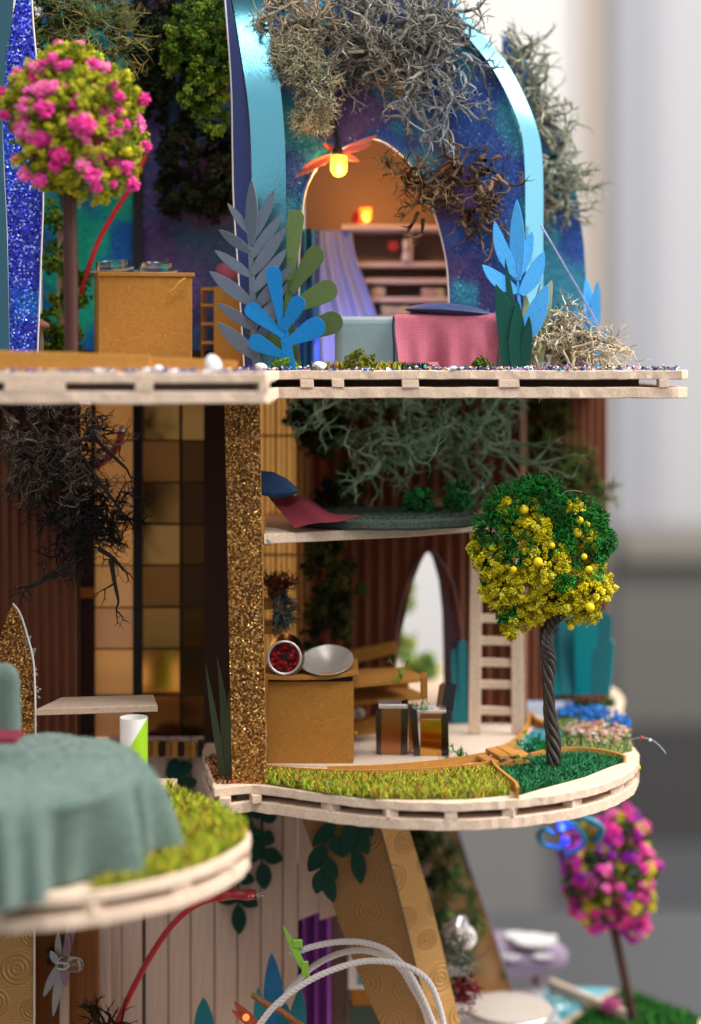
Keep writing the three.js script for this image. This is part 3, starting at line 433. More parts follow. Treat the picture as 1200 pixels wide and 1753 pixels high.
{
  const R = rng(77), mk = (blobs, n, size, cols) => { const a = new Acc(); foam(a, blobs, n, size, cols, R); return a.build(); };
  clump('moss_clump', 'bright green foam moss left of the turquoise rib', 'moss', [340, 100, 120], mk([[340, 50, 100, 50], [320, 90, 110, 42], [365, 110, 100, 44], [350, 160, 110, 40], [368, 205, 110, 22], [300, 98, 110, 22], [385, 40, 110, 40]], 11000, 3.2, [lin(0x5c7218), lin(0x3f5a12), lin(0x768a2a), lin(0x2a400e)]), 'foam');
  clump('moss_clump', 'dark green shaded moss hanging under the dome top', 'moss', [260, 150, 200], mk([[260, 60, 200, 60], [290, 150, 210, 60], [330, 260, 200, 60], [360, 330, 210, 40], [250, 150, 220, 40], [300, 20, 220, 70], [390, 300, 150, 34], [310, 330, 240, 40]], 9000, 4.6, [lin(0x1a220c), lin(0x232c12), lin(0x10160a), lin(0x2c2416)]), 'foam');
  clump('moss_clump', 'olive hairy moss above the pink flowering tree', 'moss', [150, 60, 60], (() => { const a = new Acc(); foam(a, [[90, 30, 60, 50], [150, 40, 80, 60], [190, 70, 90, 50], [80, 80, 80, 40]], 2600, 4.5, [lin(0x39421f), lin(0x4a5028), lin(0x2a3a24), lin(0x5c5a34)], R); sprigs(a, [[90, 30, 40, 50], [150, 40, 50, 60], [190, 70, 60, 50]], 500, 26, 0.8, [lin(0x6a6a40), lin(0x8a7a4a), lin(0x4a5a30)], R, 2); return a.build(); })(), 'foam');
  const v = thing('moss_vine', 'green moss garland wound round a beige post behind the flowering tree', 'vine', [105, 634, 150]);
  const a = new Acc(); foam(a, [[115, 320, 150, 20], [95, 360, 150, 22], [105, 400, 150, 20], [95, 440, 150, 20], [130, 470, 150, 20], [100, 500, 150, 20], [90, 550, 150, 22], [120, 580, 150, 22], [130, 510, 150, 18], [95, 600, 150, 24], [128, 420, 150, 16]], 3000, 3.6, [lin(0x4a6414), lin(0x34500f), lin(0x68801f)], R);
  part(v, 'foam', a.build(), M.veg); part(v, 'post', slab(98, 111, 380, 634, 154, 8, 1), M.pinkBoard);
}
// furniture and plants on the upper deck
{
  const g = thing('kitchen_block', 'brown cardboard counter block with two glass gems on the upper deck', 'counter', [238, 636, -60]);
  const rot = (geo) => { const c = W(236, 600, -60); geo.translate(-c.x, 0, -c.z + 60); geo.rotateY(0.2); geo.translate(c.x, 0, c.z - 60); return geo; };
  part(g, 'front_board', rot(slab(157, 317, 473, 636, -60, 5, 1)), M.card);
  part(g, 'side_board', rot(slab(157, 162, 473, 636, -54.5, 110, 1)), M.cardLight);
  part(g, 'side_board', rot(slab(312, 317, 473, 636, -54.5, 110, 1)), M.card);
  part(g, 'counter_top', noiseMove(rot(slab(154, 321, 466, 473, -64, 124, 1.4)), 1.5, 0.05, 4), M.card);
  part(g, 'torn_fibre', tube([[318, 476, -64], [306, 484, -67], [296, 496, -68], [286, 503, -67]], 2.2, 6), M.cardLight);
  for (const [x, y, tilt, lb] of [[192, 461, 0.16, 'clear faceted gem on a tilted silver disc on the cardboard counter'], [266, 464, -0.04, 'clear faceted gem lying flat at the right of the cardboard counter']]) {
    const o = thing('glass_gem', lb, 'gem', [x, y + 4, -30]), p = W(x, y + 1, -20), mk = (gg) => { gg.rotateZ(-tilt * -0.5); gg.rotateX(0.12); gg.translate(p.x, p.y, p.z); return gg; };
    part(o, 'disc', mk(new THREE.CylinderGeometry(38, 36, 3, 32)), M.silver);
    part(o, 'gem', mk(new THREE.CylinderGeometry(28, 30, 13, 8).toNonIndexed().translate(2, 8.5, 0)), M.clear);
  }
}
for (const [x0, x1, y0a, y0b, lb] of [[-40, 258, 599, 609, 'long pale cardboard kerb along the forward upper deck'], [254, 406, 612, 618, 'short cardboard kerb end beside white pebbles']]) {
  const o = thing('cardboard_kerb', lb, 'kerb', [(x0 + x1) / 2, 638, -350]);
  part(o, 'strip', ext([[x0, y0a], [(x0 + x1) / 2, (y0a + y0b) / 2 - 1], [x1, y0b], [x1, 639], [x0, 639]], x0 < 0 ? -352 : -346, 6, { bevel: 1 }), M.cardLight);
}
{
  const g = thing('toadstool', 'small pink topped stool behind the blue glitter rib', 'stool', [72, 634, 40]);
  part(g, 'cap', lathe(W(68, 562, 40), [[0, 14], [8, 13], [16, 8], [18, 2], [12, 0], [0, 0]], 20), std({ color: rgb(0.55, 0.22, 0.16) }));
  part(g, 'stem', lathe(W(69, 636, 40), [[7, 0], [6, 40], [5, 74]], 14), std({ color: rgb(0.55, 0.4, 0.33) }));
}
{
  const g = thing('cabinet', 'open brown cardboard cabinet in the dark behind the grey fern', 'cabinet', [385, 636, 150]);
  part(g, 'side_board', ext([[366, 492], [424, 486], [424, 636], [366, 636]], 150, 5), M.card);
  part(g, 'back_board', slab(344, 348, 496, 636, 200, 60, 0), M.card);
  for (const y of [492, 520, 552, 584, 614]) part(g, 'shelf_board', slab(344, 368, y, y + 5, 156, 90, 0.5), M.card);
  const b = thing('pink_ball', 'dull pink felt ball on top of the brown cabinet', 'ball', [385, 487, 160]);
  part(b, 'ball', noiseMove(new THREE.SphereGeometry(20, 20, 14).translate(...W(386, 468, 165).toArray()), 2, 0.1, 2), std({ color: rgb(0.28, 0.07, 0.1) }));
}
function flowerTree(name, label, base, trunkR, top, blobs, size, nFoam, foamCols, blossoms, blossomMats, bs, seed, greens) {
  const R = rng(seed), g = thing(name, label, 'tree', base), [bx, by, bz] = base;
  part(g, 'trunk', tube([[bx, by, bz], [lerp(bx, top[0], 0.5) + 1, lerp(by, top[1], 0.5), bz], [top[0], top[1], bz]], trunkR, 10), M.trunk);
  const a = new Acc(); foam(a, blobs, nFoam, size, foamCols, R); sprigs(a, blobs, greens, size * 3.2, size * 0.45, [lin(0x0c7a2a), lin(0x0a5a20), lin(0x1a9a3a)], R, 3);
  part(g, 'crown', a.build(), M.veg);
  const shapes = [0, 1, 2, 3].map((s) => { const r = rng(seed + s), b = new Acc(); for (let k = 0; k < 70; k++) b.geo(OCT[k % 4], place(dirOf(r).multiplyScalar(bs * 0.85 * Math.cbrt(r())), bs * (0.14 + r() * 0.2), r), [1, 1, 1].map(() => 0.85 + r() * 0.3)); const q = b.build(); q.scale(U, U, U); return q; });
  const L = blobs.map((b) => [W(b[0], b[1], b[2]), b[3] * K(b[2])]);
  for (let k = 0; k < blossoms.n; k++) {
    const b = L[Math.floor(R() * L.length)], d = dirOf(R); if (blossoms.bias) d.x -= blossoms.bias * R(); if (d.z < -0.3) d.z *= -1; d.normalize();
    const p = b[0].clone().addScaledVector(d, b[1] * (0.98 + R() * 0.12)), m = new THREE.Mesh(shapes[k % 4], blossomMats[Math.floor(R() * blossomMats.length)]);
    m.name = 'blossom'; m.castShadow = m.receiveShadow = true; m.position.copy(p.sub(g.base)).multiplyScalar(U); m.rotation.set(R() * 6, R() * 6, R() * 6); m.scale.setScalar(0.6 + R() * 0.7); g.add(m);
  }
  return g;
}
const blossom = (r, g, b) => std({ color: rgb(r, g, b), vertexColors: true, roughness: 0.75 });
const PINKS = [blossom(0.8, 0.07, 0.36), blossom(0.72, 0.04, 0.28), blossom(0.85, 0.16, 0.42)];
flowerTree('flowering_tree', 'round topiary tree with hot pink blossoms on olive foam, maroon trunk', [122, 636, -230], 11, [118, 300], [[125, 205, -230, 92], [80, 180, -230, 72], [170, 180, -225, 70], [95, 255, -235, 70], [160, 270, -230, 76], [125, 140, -225, 66], [200, 240, -225, 48]], 2.5, 44000, [lin(0xa8a620), lin(0x8c9018), lin(0xbcb830), lin(0x6c7414)], { n: 150, bias: 0.6 }, PINKS, 13, 31, 300);
{
  const g = thing('red_wire', 'dark red wire rising to the right behind the flowering tree', 'wire', [152, 470, 40]);
  part(g, 'sheath', tube([[250, 266, 130], [226, 316, 130], [197, 362, 130], [170, 410, 130], [155, 448, 130], [143, 486, 140], [128, 540, 160], [124, 634, 160]], 4.6, 10), M.red);
}
// cut-paper plants
function paperPlant(name, label, base, z, mat, stem, leaves, stemW = 6, t = 3) {
  const g = thing(name, label, 'paper plant', base);
  part(g, 'stem', ext([...stem.map((p, k) => [p[0] - lerp(stemW, stemW * 0.45, k / (stem.length - 1)), p[1]]), ...stem.slice().reverse().map((p, k) => [p[0] + lerp(stemW * 0.45, stemW, k / (stem.length - 1)), p[1]])], z, t, { bevel: 0.4 }), mat);
  leaves.forEach(([b, tip, w, style, w0, bend], k) => part(g, 'leaf', leaf(b, tip, w, z - 0.5 * (k % 2 + 1), t, style ?? 'point', w0 ?? 0.3, bend ?? 0), mat));
  return g;
}
paperPlant('paper_fern', 'tall grey blue cut paper fern in front of the turquoise rib', [438, 634, -78], -78, M.paperGrey, [[440, 634], [434, 560], [431, 480], [428, 400], [430, 360]],
  [[[430, 420], [431, 306], 11], [[428, 400], [389, 347], 7], [[428, 432], [374, 393], 9], [[428, 472], [367, 428], 9], [[430, 520], [358, 464], 12], [[433, 562], [371, 519], 10], [[438, 612], [371, 552], 13],
   [[431, 410], [471, 324], 10], [[431, 440], [482, 367], 10], [[431, 470], [490, 388], 11], [[432, 500], [491, 425], 11], [[434, 530], [500, 454], 10], [[436, 560], [493, 484], 9], [[438, 590], [478, 520], 9]], 7);
paperPlant('paper_plant', 'olive green cut paper plant with rounded lobes behind the blue one', [502, 634, -66], -66, M.paperGreen, [[508, 634], [502, 590], [494, 540], [492, 490], [496, 440]],
  [[[496, 480], [507, 357], 15, 'club', 0.5], [[496, 500], [549, 424], 17, 'club', 0.45], [[495, 530], [576, 489], 19, 'club', 0.55], [[498, 580], [586, 545], 20, 'club', 0.4], [[492, 540], [430, 420], 10, 'club', 0.5], [[494, 575], [425, 520], 13, 'club', 0.5], [[500, 606], [424, 556], 14, 'club', 0.45]], 9);
paperPlant('paper_plant', 'bright blue cut paper plant with rounded lobes on the deck edge', [492, 634, -92], -92, M.paperBlue, [[496, 634], [492, 600], [484, 560], [478, 540]],
  [[[482, 560], [466, 456], 13, 'club', 0.4], [[484, 566], [516, 508], 14, 'club', 0.5], [[487, 590], [555, 552], 18, 'club', 0.4], [[485, 575], [421, 522], 14, 'club', 0.45], [[490, 612], [426, 580], 14, 'club', 0.4]], 11);
paperPlant('paper_plant', 'sky blue cut paper plant with pointed leaves beside the pink towel', [895, 634, -40], -40, M.paperSky, [[897, 634], [893, 560], [888, 510], [886, 470]],
  [[[886, 480], [884, 341], 13], [[885, 475], [846, 378], 12, 'point', 0.3, -6], [[886, 500], [825, 453], 13, 'point', 0.3, -4], [[890, 470], [912, 396], 11], [[892, 505], [932, 430], 14, 'point', 0.3, 4], [[890, 560], [858, 503], 13], [[892, 600], [848, 532], 13], [[897, 590], [938, 486], 17]], 4);
paperPlant('paper_plant', 'dark shiny green pointed leaves at the foot of the sky blue plant', [870, 634, -56], -56, M.paperDark, [[868, 634], [866, 610]], [[[872, 640], [848, 486], 19, 'point', 0.5, 10], [[884, 640], [886, 515], 15, 'point', 0.5], [[898, 640], [905, 540], 10, 'point', 0.5], [[890, 634], [864, 442], 7]], 8);
paperPlant('paper_plant', 'pale sage paper leaf behind the sky blue plant', [920, 634, -10], -10, M.paperPale, [[912, 634], [914, 600]], [[[910, 634], [898, 500], 11], [[918, 634], [945, 478], 17, 'point', 0.4, -8], [[905, 634], [924, 486], 8]], 7);
paperPlant('paper_plant', 'blurred blue paper plant at the far right of the deck', [1012, 634, 150], 150, M.paperSky, [[1024, 634], [1016, 560], [1008, 520]], [[[1012, 560], [1004, 474], 10], [[1016, 580], [1022, 480], 9], [[1014, 590], [984, 530], 10], [[1020, 610], [1000, 575], 8], [[1020, 620], [1040, 560], 7]], 7);
paperPlant('paper_plant', 'small teal sprout behind the grey lichen on the deck', [962, 634, 40], 40, M.teal, [[962, 634], [960, 590]], [[[958, 620], [956, 508], 7], [[962, 620], [982, 532], 7], [[966, 630], [1000, 560], 8]], 5);
clump('lichen_clump', 'pale grey beige lichen heap at the right end of the deck', 'lichen', [980, 630, 0], lichen([[930, 600, -10, 30, 24, 30], [980, 590, 0, 40, 26, 30], [1030, 600, 30, 40, 22, 30], [950, 570, 0, 24, 20, 20]], 110, { len: 25, r: 3, depth: 3, curl: 0.5, spread: 1.1, cols: [lin(0xb9ab90), lin(0xa1957c), lin(0xcabfa6), lin(0x8c806a)] }, 31));
{
  const g = thing('glue_thread', 'thin shiny glue thread from the right rib down to the deck', 'thread', [970, 470, 60]);
  part(g, 'thread', tube([[926, 386, 70], [946, 420, 70], [968, 458, 80], [996, 506, 110], [1024, 560, 140], [1050, 634, 150]], 1.8, 6), phy({ color: rgb(0.45, 0.48, 0.75), roughness: 0.15, transmission: 0.4 }));
}
// bed on the upper deck
{
  const g = thing('doll_bed', 'low bed with grey blue cloth under the arch', 'bed', [710, 636, -20]);
  part(g, 'mattress', noiseMove(slab(574, 862, 540, 637, -10, 100, 12), 6, 0.02, 5), M.greyCloth);
  part(g, 'stitched_hem', tube([[674, 541, -13], [672, 560, -13], [674, 590, -13], [674, 634, -13]], 1.4, 5), M.navy);
  const drape = (x0, x1, y0, z0, depth, waves, amp, seed, flare) => grid(70, 50, (u, v) => { const X = lerp(x0, x1, u), f = Math.sin(u * waves + seed) * 0.6 + Math.sin(u * waves * 2.3 + seed * 2) * 0.4; let y, z; const r = 0.2; if (v < 0.35) { y = y0 - 3 + 2 * f; z = lerp(z0 + depth, z0 + 10, v / 0.35); } else if (v < 0.45) { const a = (v - 0.35) / 0.1 * Math.PI / 2; y = y0 - 3 + 10 * (1 - Math.cos(a)); z = z0 + 10 - 13 * Math.sin(a); } else { const s = (v - 0.45) / 0.55; y = lerp(y0 + 7, 633, s); z = z0 - 4 - s * (flare * 0.4 + amp * (0.62 + 0.6 * f)); } const pin = smooth(0.5, 1, v); return W(X + (u - 0.5) * -14 * pin, y, z); });
  const t = thing('towel', 'pink woven towel with fringe draped over the bed', 'towel', [760, 630, -30]);
  part(t, 'cloth', drape(676, 856, 541, -16, 90, 10, 34, 1.2, 20), M.pink);
  const R = rng(9), a = new Acc(); for (let k = 0; k < 40; k++) { const x = 700 + R() * 50, p = W(x, 620, -44); a.tube([p, p.clone().add(V((R() - 0.5) * 14, -9, 4)), p.clone().add(V((R() - 0.6) * 30, -13, 6))], 1.3, 0.6, 4, [0.5, 0.2, 0.24]); }
  part(t, 'fringe', a.build(), M.veg);
  const p = thing('pillow', 'dark navy pillow with pointed corners on the pink towel', 'pillow', [760, 540, 10]);
  part(p, 'cushion', grid(40, 24, (u, v) => { const a = v * Math.PI * 2, s = Math.pow(Math.sin(Math.PI * clamp(u, 0.001, 0.999)), 0.5), x = lerp(694, 842, u); return W(x, 530 - Math.sin(a) * 13 * s * (Math.sin(a) < 0 ? 0.7 : 1) + 8 * (u - 0.35) + 6 * Math.abs(u - 0.4), 20).add(V(0, 0, Math.cos(a) * 44 * Math.sqrt(s))); }), M.navy);
}
// sequins, pebbles and tufts along the deck edge
{
  const s = thing('sequins', 'loose dark and silver sequins along the edge of the straight deck', 'sequins', [760, 634, -90], null, 'stuff');
  part(s, 'flakes', sequins([[-190, -99], [545, -99], [545, -62], [-190, -62]], YT, 1100, 3.2, 41, 7), M.sequin);
  const s2 = thing('sequins', 'loose silver sequins in front of the cardboard kerb', 'sequins', [220, 638, -390], null, 'stuff');
  part(s2, 'flakes', sequins([[-640, -398], [-128, -398], [-128, -362], [-640, -362]], YT, 700, 2.6, 42, 5), M.sequin);
  const gT = thing('grass', 'thin yellow green grass tufts in front of the bed', 'grass', [620, 634, -60], null, 'stuff');
  part(gT, 'blades', grass([[-60, -92], [90, -92], [90, -50], [-60, -50]], YT, 1500, 13, 0.7, [lin(0xa8b83a), lin(0xb08a2a), lin(0x5a7a1a), lin(0x9a7a20)], 43, 0.6), M.veg);
  part(gT, 'blades', grass([[82, -92], [130, -92], [130, -60], [82, -60]], YT, 300, 12, 1, [lin(0x2a4a2a), lin(0x1a3a2a)], 44, 0.6), M.veg);
  const R = rng(45), peb = [[446, 628, -92, 11], [546, 626, -92, 12], [470, 632, -96, 5], [776, 630, -97, 6], [790, 631, -97, 5], [270, 632, -380, 8], [300, 636, -384, 7], [365, 626, -372, 12], [250, 636, -384, 8], [168, 636, -384, 7], [352, 637, -386, 6], [838, 629, -94, 5]];
  const where = ['at the foot of the grey fern', 'under the green paper plant', 'beside the blue paper plant', 'below the pink towel, left one', 'below the pink towel, right one', 'before the kerb, the middle one', 'right of the middle kerb pebble', 'standing upright at the kerb end', 'left in the pebble row at the kerb', 'alone at the left of the kerb', 'flat beside the upright pebble', 'by the green moss ball'];
  peb.forEach(([x, y, z, r], k) => { const o = thing('pebble', 'small cream pebble ' + where[k], 'pebble', [x, y + r * 0.6, z], 'cream pebbles on the upper decks'); const e = new THREE.SphereGeometry(r, 14, 10); e.scale(1, k === 7 ? 1.5 : 0.62, 0.8); e.rotateZ(k === 7 ? 0.4 : (R() - 0.5) * 0.5); e.translate(...W(x, y, z).toArray()); part(o, 'stone', noiseMove(e, r * 0.35, 0.09, k), M.white); });
  for (const [x, y, r, lb, c] of [[824, 624, 11, 'tiny green moss ball in front of the pink towel', [lin(0x5a6a20), lin(0x3f5018)]], [617, 612, 15, 'yellow green moss ball before the grey cloth', [lin(0x7a7a1c), lin(0x5a601a)]], [490, 622, 13, 'light green moss tuft by the blue paper plant', [lin(0x7a9a3a), lin(0x5f7f2a)]]]) { const a = new Acc(); foam(a, [[x, y, -84, r * 0.8], [x + r, y + 2, -84, r * 0.5], [x - r, y + 2, -84, r * 0.5]], 420, 2.4, c, rng(x)); clump('moss_ball', lb, 'moss', [x, y + 8, -84], a.build(), 'foam'); }
}

// ---------- middle storey, left ----------
function corrugated(x0, x1, z0, z1, pitch, amp, top, bottom, y0 = 690) {   // vertical ridges from x0 (depth z0) to x1 (depth z1); top/bottom give the cut in y
  const a = W(x0, 0, z0), b = W(x1, 0, z1), L = Math.hypot(b.x - a.x, b.z - a.z), n = Math.round(L / pitch * 8), ny = 6, nx = -(b.z - a.z) / L, nz = (b.x - a.x) / L;
  return grid(n, ny, (u, v) => { const z = lerp(z0, z1, u), x = lerp(a.x, b.x, u), w = amp * Math.sin(u * L / pitch * 6.2832), k = K(z), sx = x / k + 600, yb = typeof bottom === 'function' ? bottom(sx) : bottom, y = (600 - lerp(top, yb, v)) * k; return V(x + nx * w, y, -z + nz * w); });
}
{
  const g = thing('corrugated_wall', 'dark brown corrugated card wall behind the black lichen', 'wall', [60, 1280, 90]);
  part(g, 'sheet', corrugated(-60, 136, 60, 110, 17, 3.6, 640, 1300), M.corr);
  part(g, 'cut_edge', slab(131, 137, 690, 1284, 108, 6, 1), M.darkWood);
}
{
  const g = thing('amber_window', 'tall amber glazed window wall with black mullions left of the gold column', 'window', [260, 1275, 250]);
  const glass = (r, gg, b, ro, tr) => phy({ color: rgb(r, gg, b), roughness: ro, transmission: tr, thickness: 0, clearcoat: 0.7, clearcoatRoughness: 0.08 });
  const bar = std({ color: rgb(0.05, 0.025, 0.015), roughness: 1, specularIntensity: 0.1 }), light = [0, 1, 2].map((k) => glass(0.78 - k * 0.06, 0.56 - k * 0.05, 0.28, 0.42, 0.55)), mid = [0, 1, 2].map((k) => std({ color: rgb(0.5 - 0.1 * k, 0.26 - 0.07 * k, 0.075 - 0.02 * k), roughness: 0.12 + 0.05 * k, metalness: 1 })), dk = [0, 1].map((k) => std({ color: rgb(0.06 + 0.04 * k, 0.03 + 0.015 * k, 0.014), roughness: 0.18, metalness: 1 })), tilt = (g, k) => { g.computeBoundingBox(); const m = g.boundingBox.getCenter(V(0, 0, 0)), h = (hash(k, 3, 5) - 0.5) * 0.09, h2 = (hash(k, 4, 5) - 0.5) * 0.14; g.translate(-m.x, -m.y, -m.z); g.rotateX(h); g.rotateY(h2); g.translate(m.x, m.y, m.z); return g; };
  const rows = [640, 754, 826, 898, 968, 1040, 1111, 1190, 1262];
  for (let k = 0; k < rows.length - 1; k++) {
    part(g, 'pane', slab(161, 229, rows[k] + 0.5, rows[k + 1] - 0.2, 250 + (k % 2), 5, 1), light[k % 3]);
    part(g, 'pane', tilt(slab(241, 308, rows[k] + 0.5, rows[k + 1] - 0.2, 244 + (k % 2), 5, 1), k), mid[(k * 2) % 3]);
    part(g, 'pane', tilt(slab(311, 350, rows[k] + 0.5, rows[k + 1] - 0.2, 240 + (k % 2), 5, 1), k + 20), k === 0 ? mid[0] : dk[k % 2]);
  }
  part(g, 'pane', slab(136, 158, 690, 828, 262, 5, 1), light[0]);
  part(g, 'mullion', slab(227, 243, 640, 1276, 232, 14, 2), M.black);
  part(g, 'mullion', slab(307, 312, 640, 1276, 238, 10, 1), M.darkWood);
  part(g, 'post', slab(130, 162, 830, 1276, 246, 12, 1), M.darkWood);
  part(g, 'post', slab(349, 400, 640, 1276, 205, 30, 1), M.darkWood);
  for (const y of rows.slice(1, -1)) part(g, 'glazing_bar', slab(161, 350, y - 1.1, y + 1.3, 237, 2, 0), bar);
  part(g, 'lintel', slab(100, 400, 600, 660, 235, 30, 1), M.darkWood);
  part(g, 'post', slab(155, 163, 640, 834, 246, 10, 1), M.darkWood);
  part(g, 'brown_batten', slab(132, 162, 1006, 1024, 240, 6, 1), M.amberCard);
}
area('amber_back_light', ...W(230, 960, 420).multiplyScalar(U).toArray(), ...W(230, 960, 0).multiplyScalar(U).toArray(), 0.055, 0.12, 2.6, new THREE.Color().setRGB(1, 0.84, 0.62));
area('screen_back_light', ...W(470, 900, 480).multiplyScalar(U).toArray(), ...W(470, 900, 0).multiplyScalar(U).toArray(), 0.03, 0.11, 4.2, new THREE.Color().setRGB(1, 0.78, 0.5));
clump('lichen_clump', 'dark grey brown lichen hanging over the corrugated wall', 'lichen', [110, 700, 20], lichen([[60, 730, 0, 70, 40, 50], [130, 760, 10, 60, 60, 40], [110, 840, 20, 60, 50, 30], [60, 790, 20, 50, 50, 30]], 140, { len: 25, r: 3.7, depth: 4, curl: 0.45, spread: 1.15, cols: [lin(0x7a6a5c), lin(0x6a5c50), lin(0x443c38), lin(0x2c2727)] }, 51));
clump('lichen_clump', 'nearly black stiff lichen trailing below the dark grey clump', 'lichen', [150, 900, 20], lichen([[140, 880, 20, 50, 40, 30], [160, 920, 20, 40, 40, 20], [120, 900, 20, 40, 40, 20], [190, 880, 20, 20, 30, 20]], 80, { len: 26, r: 2.6, depth: 4, curl: 0.35, spread: 1.0, cols: [lin(0x22201f), lin(0x2e2c2b), lin(0x16171a)], dir: [0.2, -0.5, 0] }, 52));
{
  const R = rng(53), a = new Acc(), o = { curl: 0.35, spread: 0.9, cols: [lin(0x2a2724), lin(0x1c1b1b)] };
  for (const [p, q] of [[[150, 735], [214, 800]], [[140, 780], [205, 870]], [[130, 960], [62, 1000]], [[190, 960], [202, 1024]], [[100, 985], [58, 1004]], [[170, 940], [205, 968]]]) { const A = W(p[0], p[1], -6), B = W(q[0], q[1], -10), m = A.clone().lerp(B, 0.5).add(V(R() * 14 - 7, R() * 14 - 7, 4)); a.tube(curve([A, m, B]), 4.4, 2.6, 6, [0.03, 0.028, 0.027]); branch(a, B, B.clone().sub(A).normalize(), 22, 2.2, 2, R, o); branch(a, m, V(R() - 0.5, R() - 0.5, 0.3).normalize(), 22, 2, 3, R, o); }
  clump('twig', 'dark bare forked twigs sticking out of the black lichen', 'twig', [150, 900, 0], a.build());
}
{
  const g = thing('red_wire', 'short dark red wire end with a grey tip in front of the amber window', 'wire', [190, 770, 150]);
  part(g, 'sheath', tube([[208, 738, 150], [203, 758, 150], [186, 782, 155], [160, 800, 160], [130, 812, 165]], 7, 10), M.red);
  part(g, 'tip', lathe(W(208, 740, 150), [[6, 0], [7, 5], [5, 12], [0, 13]], 12), M.silver);
}
{
  const g = thing('gold_column', 'gold glitter column carrying the upper decks', 'column', [420, 1342, -90]);
  part(g, 'front', ext([[384, 690], [444, 690], [456, 1342], [397, 1342]], -95, 5, { bevel: 0.5 }), M.gold);
  part(g, 'side', ext([[385, 690], [443, 690], [455, 1340], [398, 1340]], -89.5, 40, { bevel: 0.3 }), M.card);
}
paperPlant('paper_plant', 'dark olive paper blades behind the foot of the gold column', [386, 1330, -60], -60, M.paperMoss, [[388, 1330], [388, 1310]], [[[386, 1330], [371, 1122], 12, 'blade', 0.5, 6], [[390, 1330], [392, 1180], 10, 'blade'], [[378, 1330], [366, 1200], 7, 'blade'], [[382, 1326], [352, 1130], 9, 'blade']], 7);
{
  const g = thing('mulch', 'brown bark mulch on the deck corner behind the gold column', 'mulch', [380, 1330, -60], null, 'stuff');
  const R = rng(61), a = new Acc(), poly = [onLevel(372, 1344, YM), onLevel(440, 1338, YM), onLevel(440, 1292, YM), onLevel(350, 1296, YM)], cols = [lin(0x5a3a22), lin(0x3a2414), lin(0x7a5434), lin(0x96704a), lin(0x2a1a10), lin(0x8a3a20)];
  const chip = new THREE.BoxGeometry(1, 0.3, 0.5); for (let k = 0; k < 700; k++) { const q = scatter(poly, R); a.geo(chip, place(V(q[0], YM + 1 + R() * 3, -q[1]), 4 + R() * 6, R), cols[k % 6]); }
  part(g, 'chips', a.build(), M.veg);
}
{
  const g = thing('glitter_spire', 'gold glitter pointed panel with a torn white edge behind the bed', 'panel', [40, 1330, -60]);
  part(g, 'face', ext([[-20, 1335], [-10, 1150], [2, 1085], [14, 1050], [22, 1033], [32, 1046], [44, 1085], [54, 1130], [58, 1180], [60, 1335]], -60, 4, { bevel: 0.4 }), M.gold);
  part(g, 'torn_edge', tube([[22, 1033, -62], [33, 1047, -62], [46, 1085, -62], [57, 1130, -62], [60, 1180, -62], [61, 1240, -62], [61, 1335, -62]], 1.7, 5), M.white);
  const R = rng(62), a = new Acc(); for (const [x, y, r] of [[50, 1095, 7], [56, 1120, 8], [60, 1150, 6], [64, 1186, 10], [60, 1240, 5]]) for (let k = 0; k < 12; k++) a.geo(ICO0[k % 3], place(W(x + (R() - 0.5) * r, y + (R() - 0.5) * r * 2.4, -60), 2.2, R), [0.3, 0.27, 0.26]);
  part(g, 'glue_blob', a.build(), M.veg);
}
{
  const g = thing('side_table', 'grey board side table on a white and lime paper tube leg', 'table', [230, 1345, -100]);
  const top = flat([onLevel(62, 1214, -594), onLevel(270, 1207, -594), onLevel(262, 1189, -594), onLevel(105, 1194, -594)], -594, 11, 1);
  part(g, 'tabletop', noiseMove(top, 2, 0.06, 3), M.greyBoard);
  const b = W(229, 1345, -108); const tubeGeo = (a0, a1, h0, h1) => new THREE.CylinderGeometry(23, 23, 1, 1);
  const h = 113, split = (th) => clamp(113 - (23 - 23 * Math.sin(th)) * 1.7, 0, 113), leg = (lo, hi) => grid(48, 8, (u, v) => { const th = u * 6.2832; return V(b.x + 23 * Math.sin(th), YM + lerp(lo(th), hi(th), v), b.z + 23 * Math.cos(th)); });
  part(g, 'leg', leg(split, () => h), M.white, 'white upper part of the paper tube leg');
  part(g, 'leg', leg(() => 0, split), std({ color: rgb(0.3, 0.55, 0.02), roughness: 0.6 }), 'lime green lower part of the paper tube leg');
}
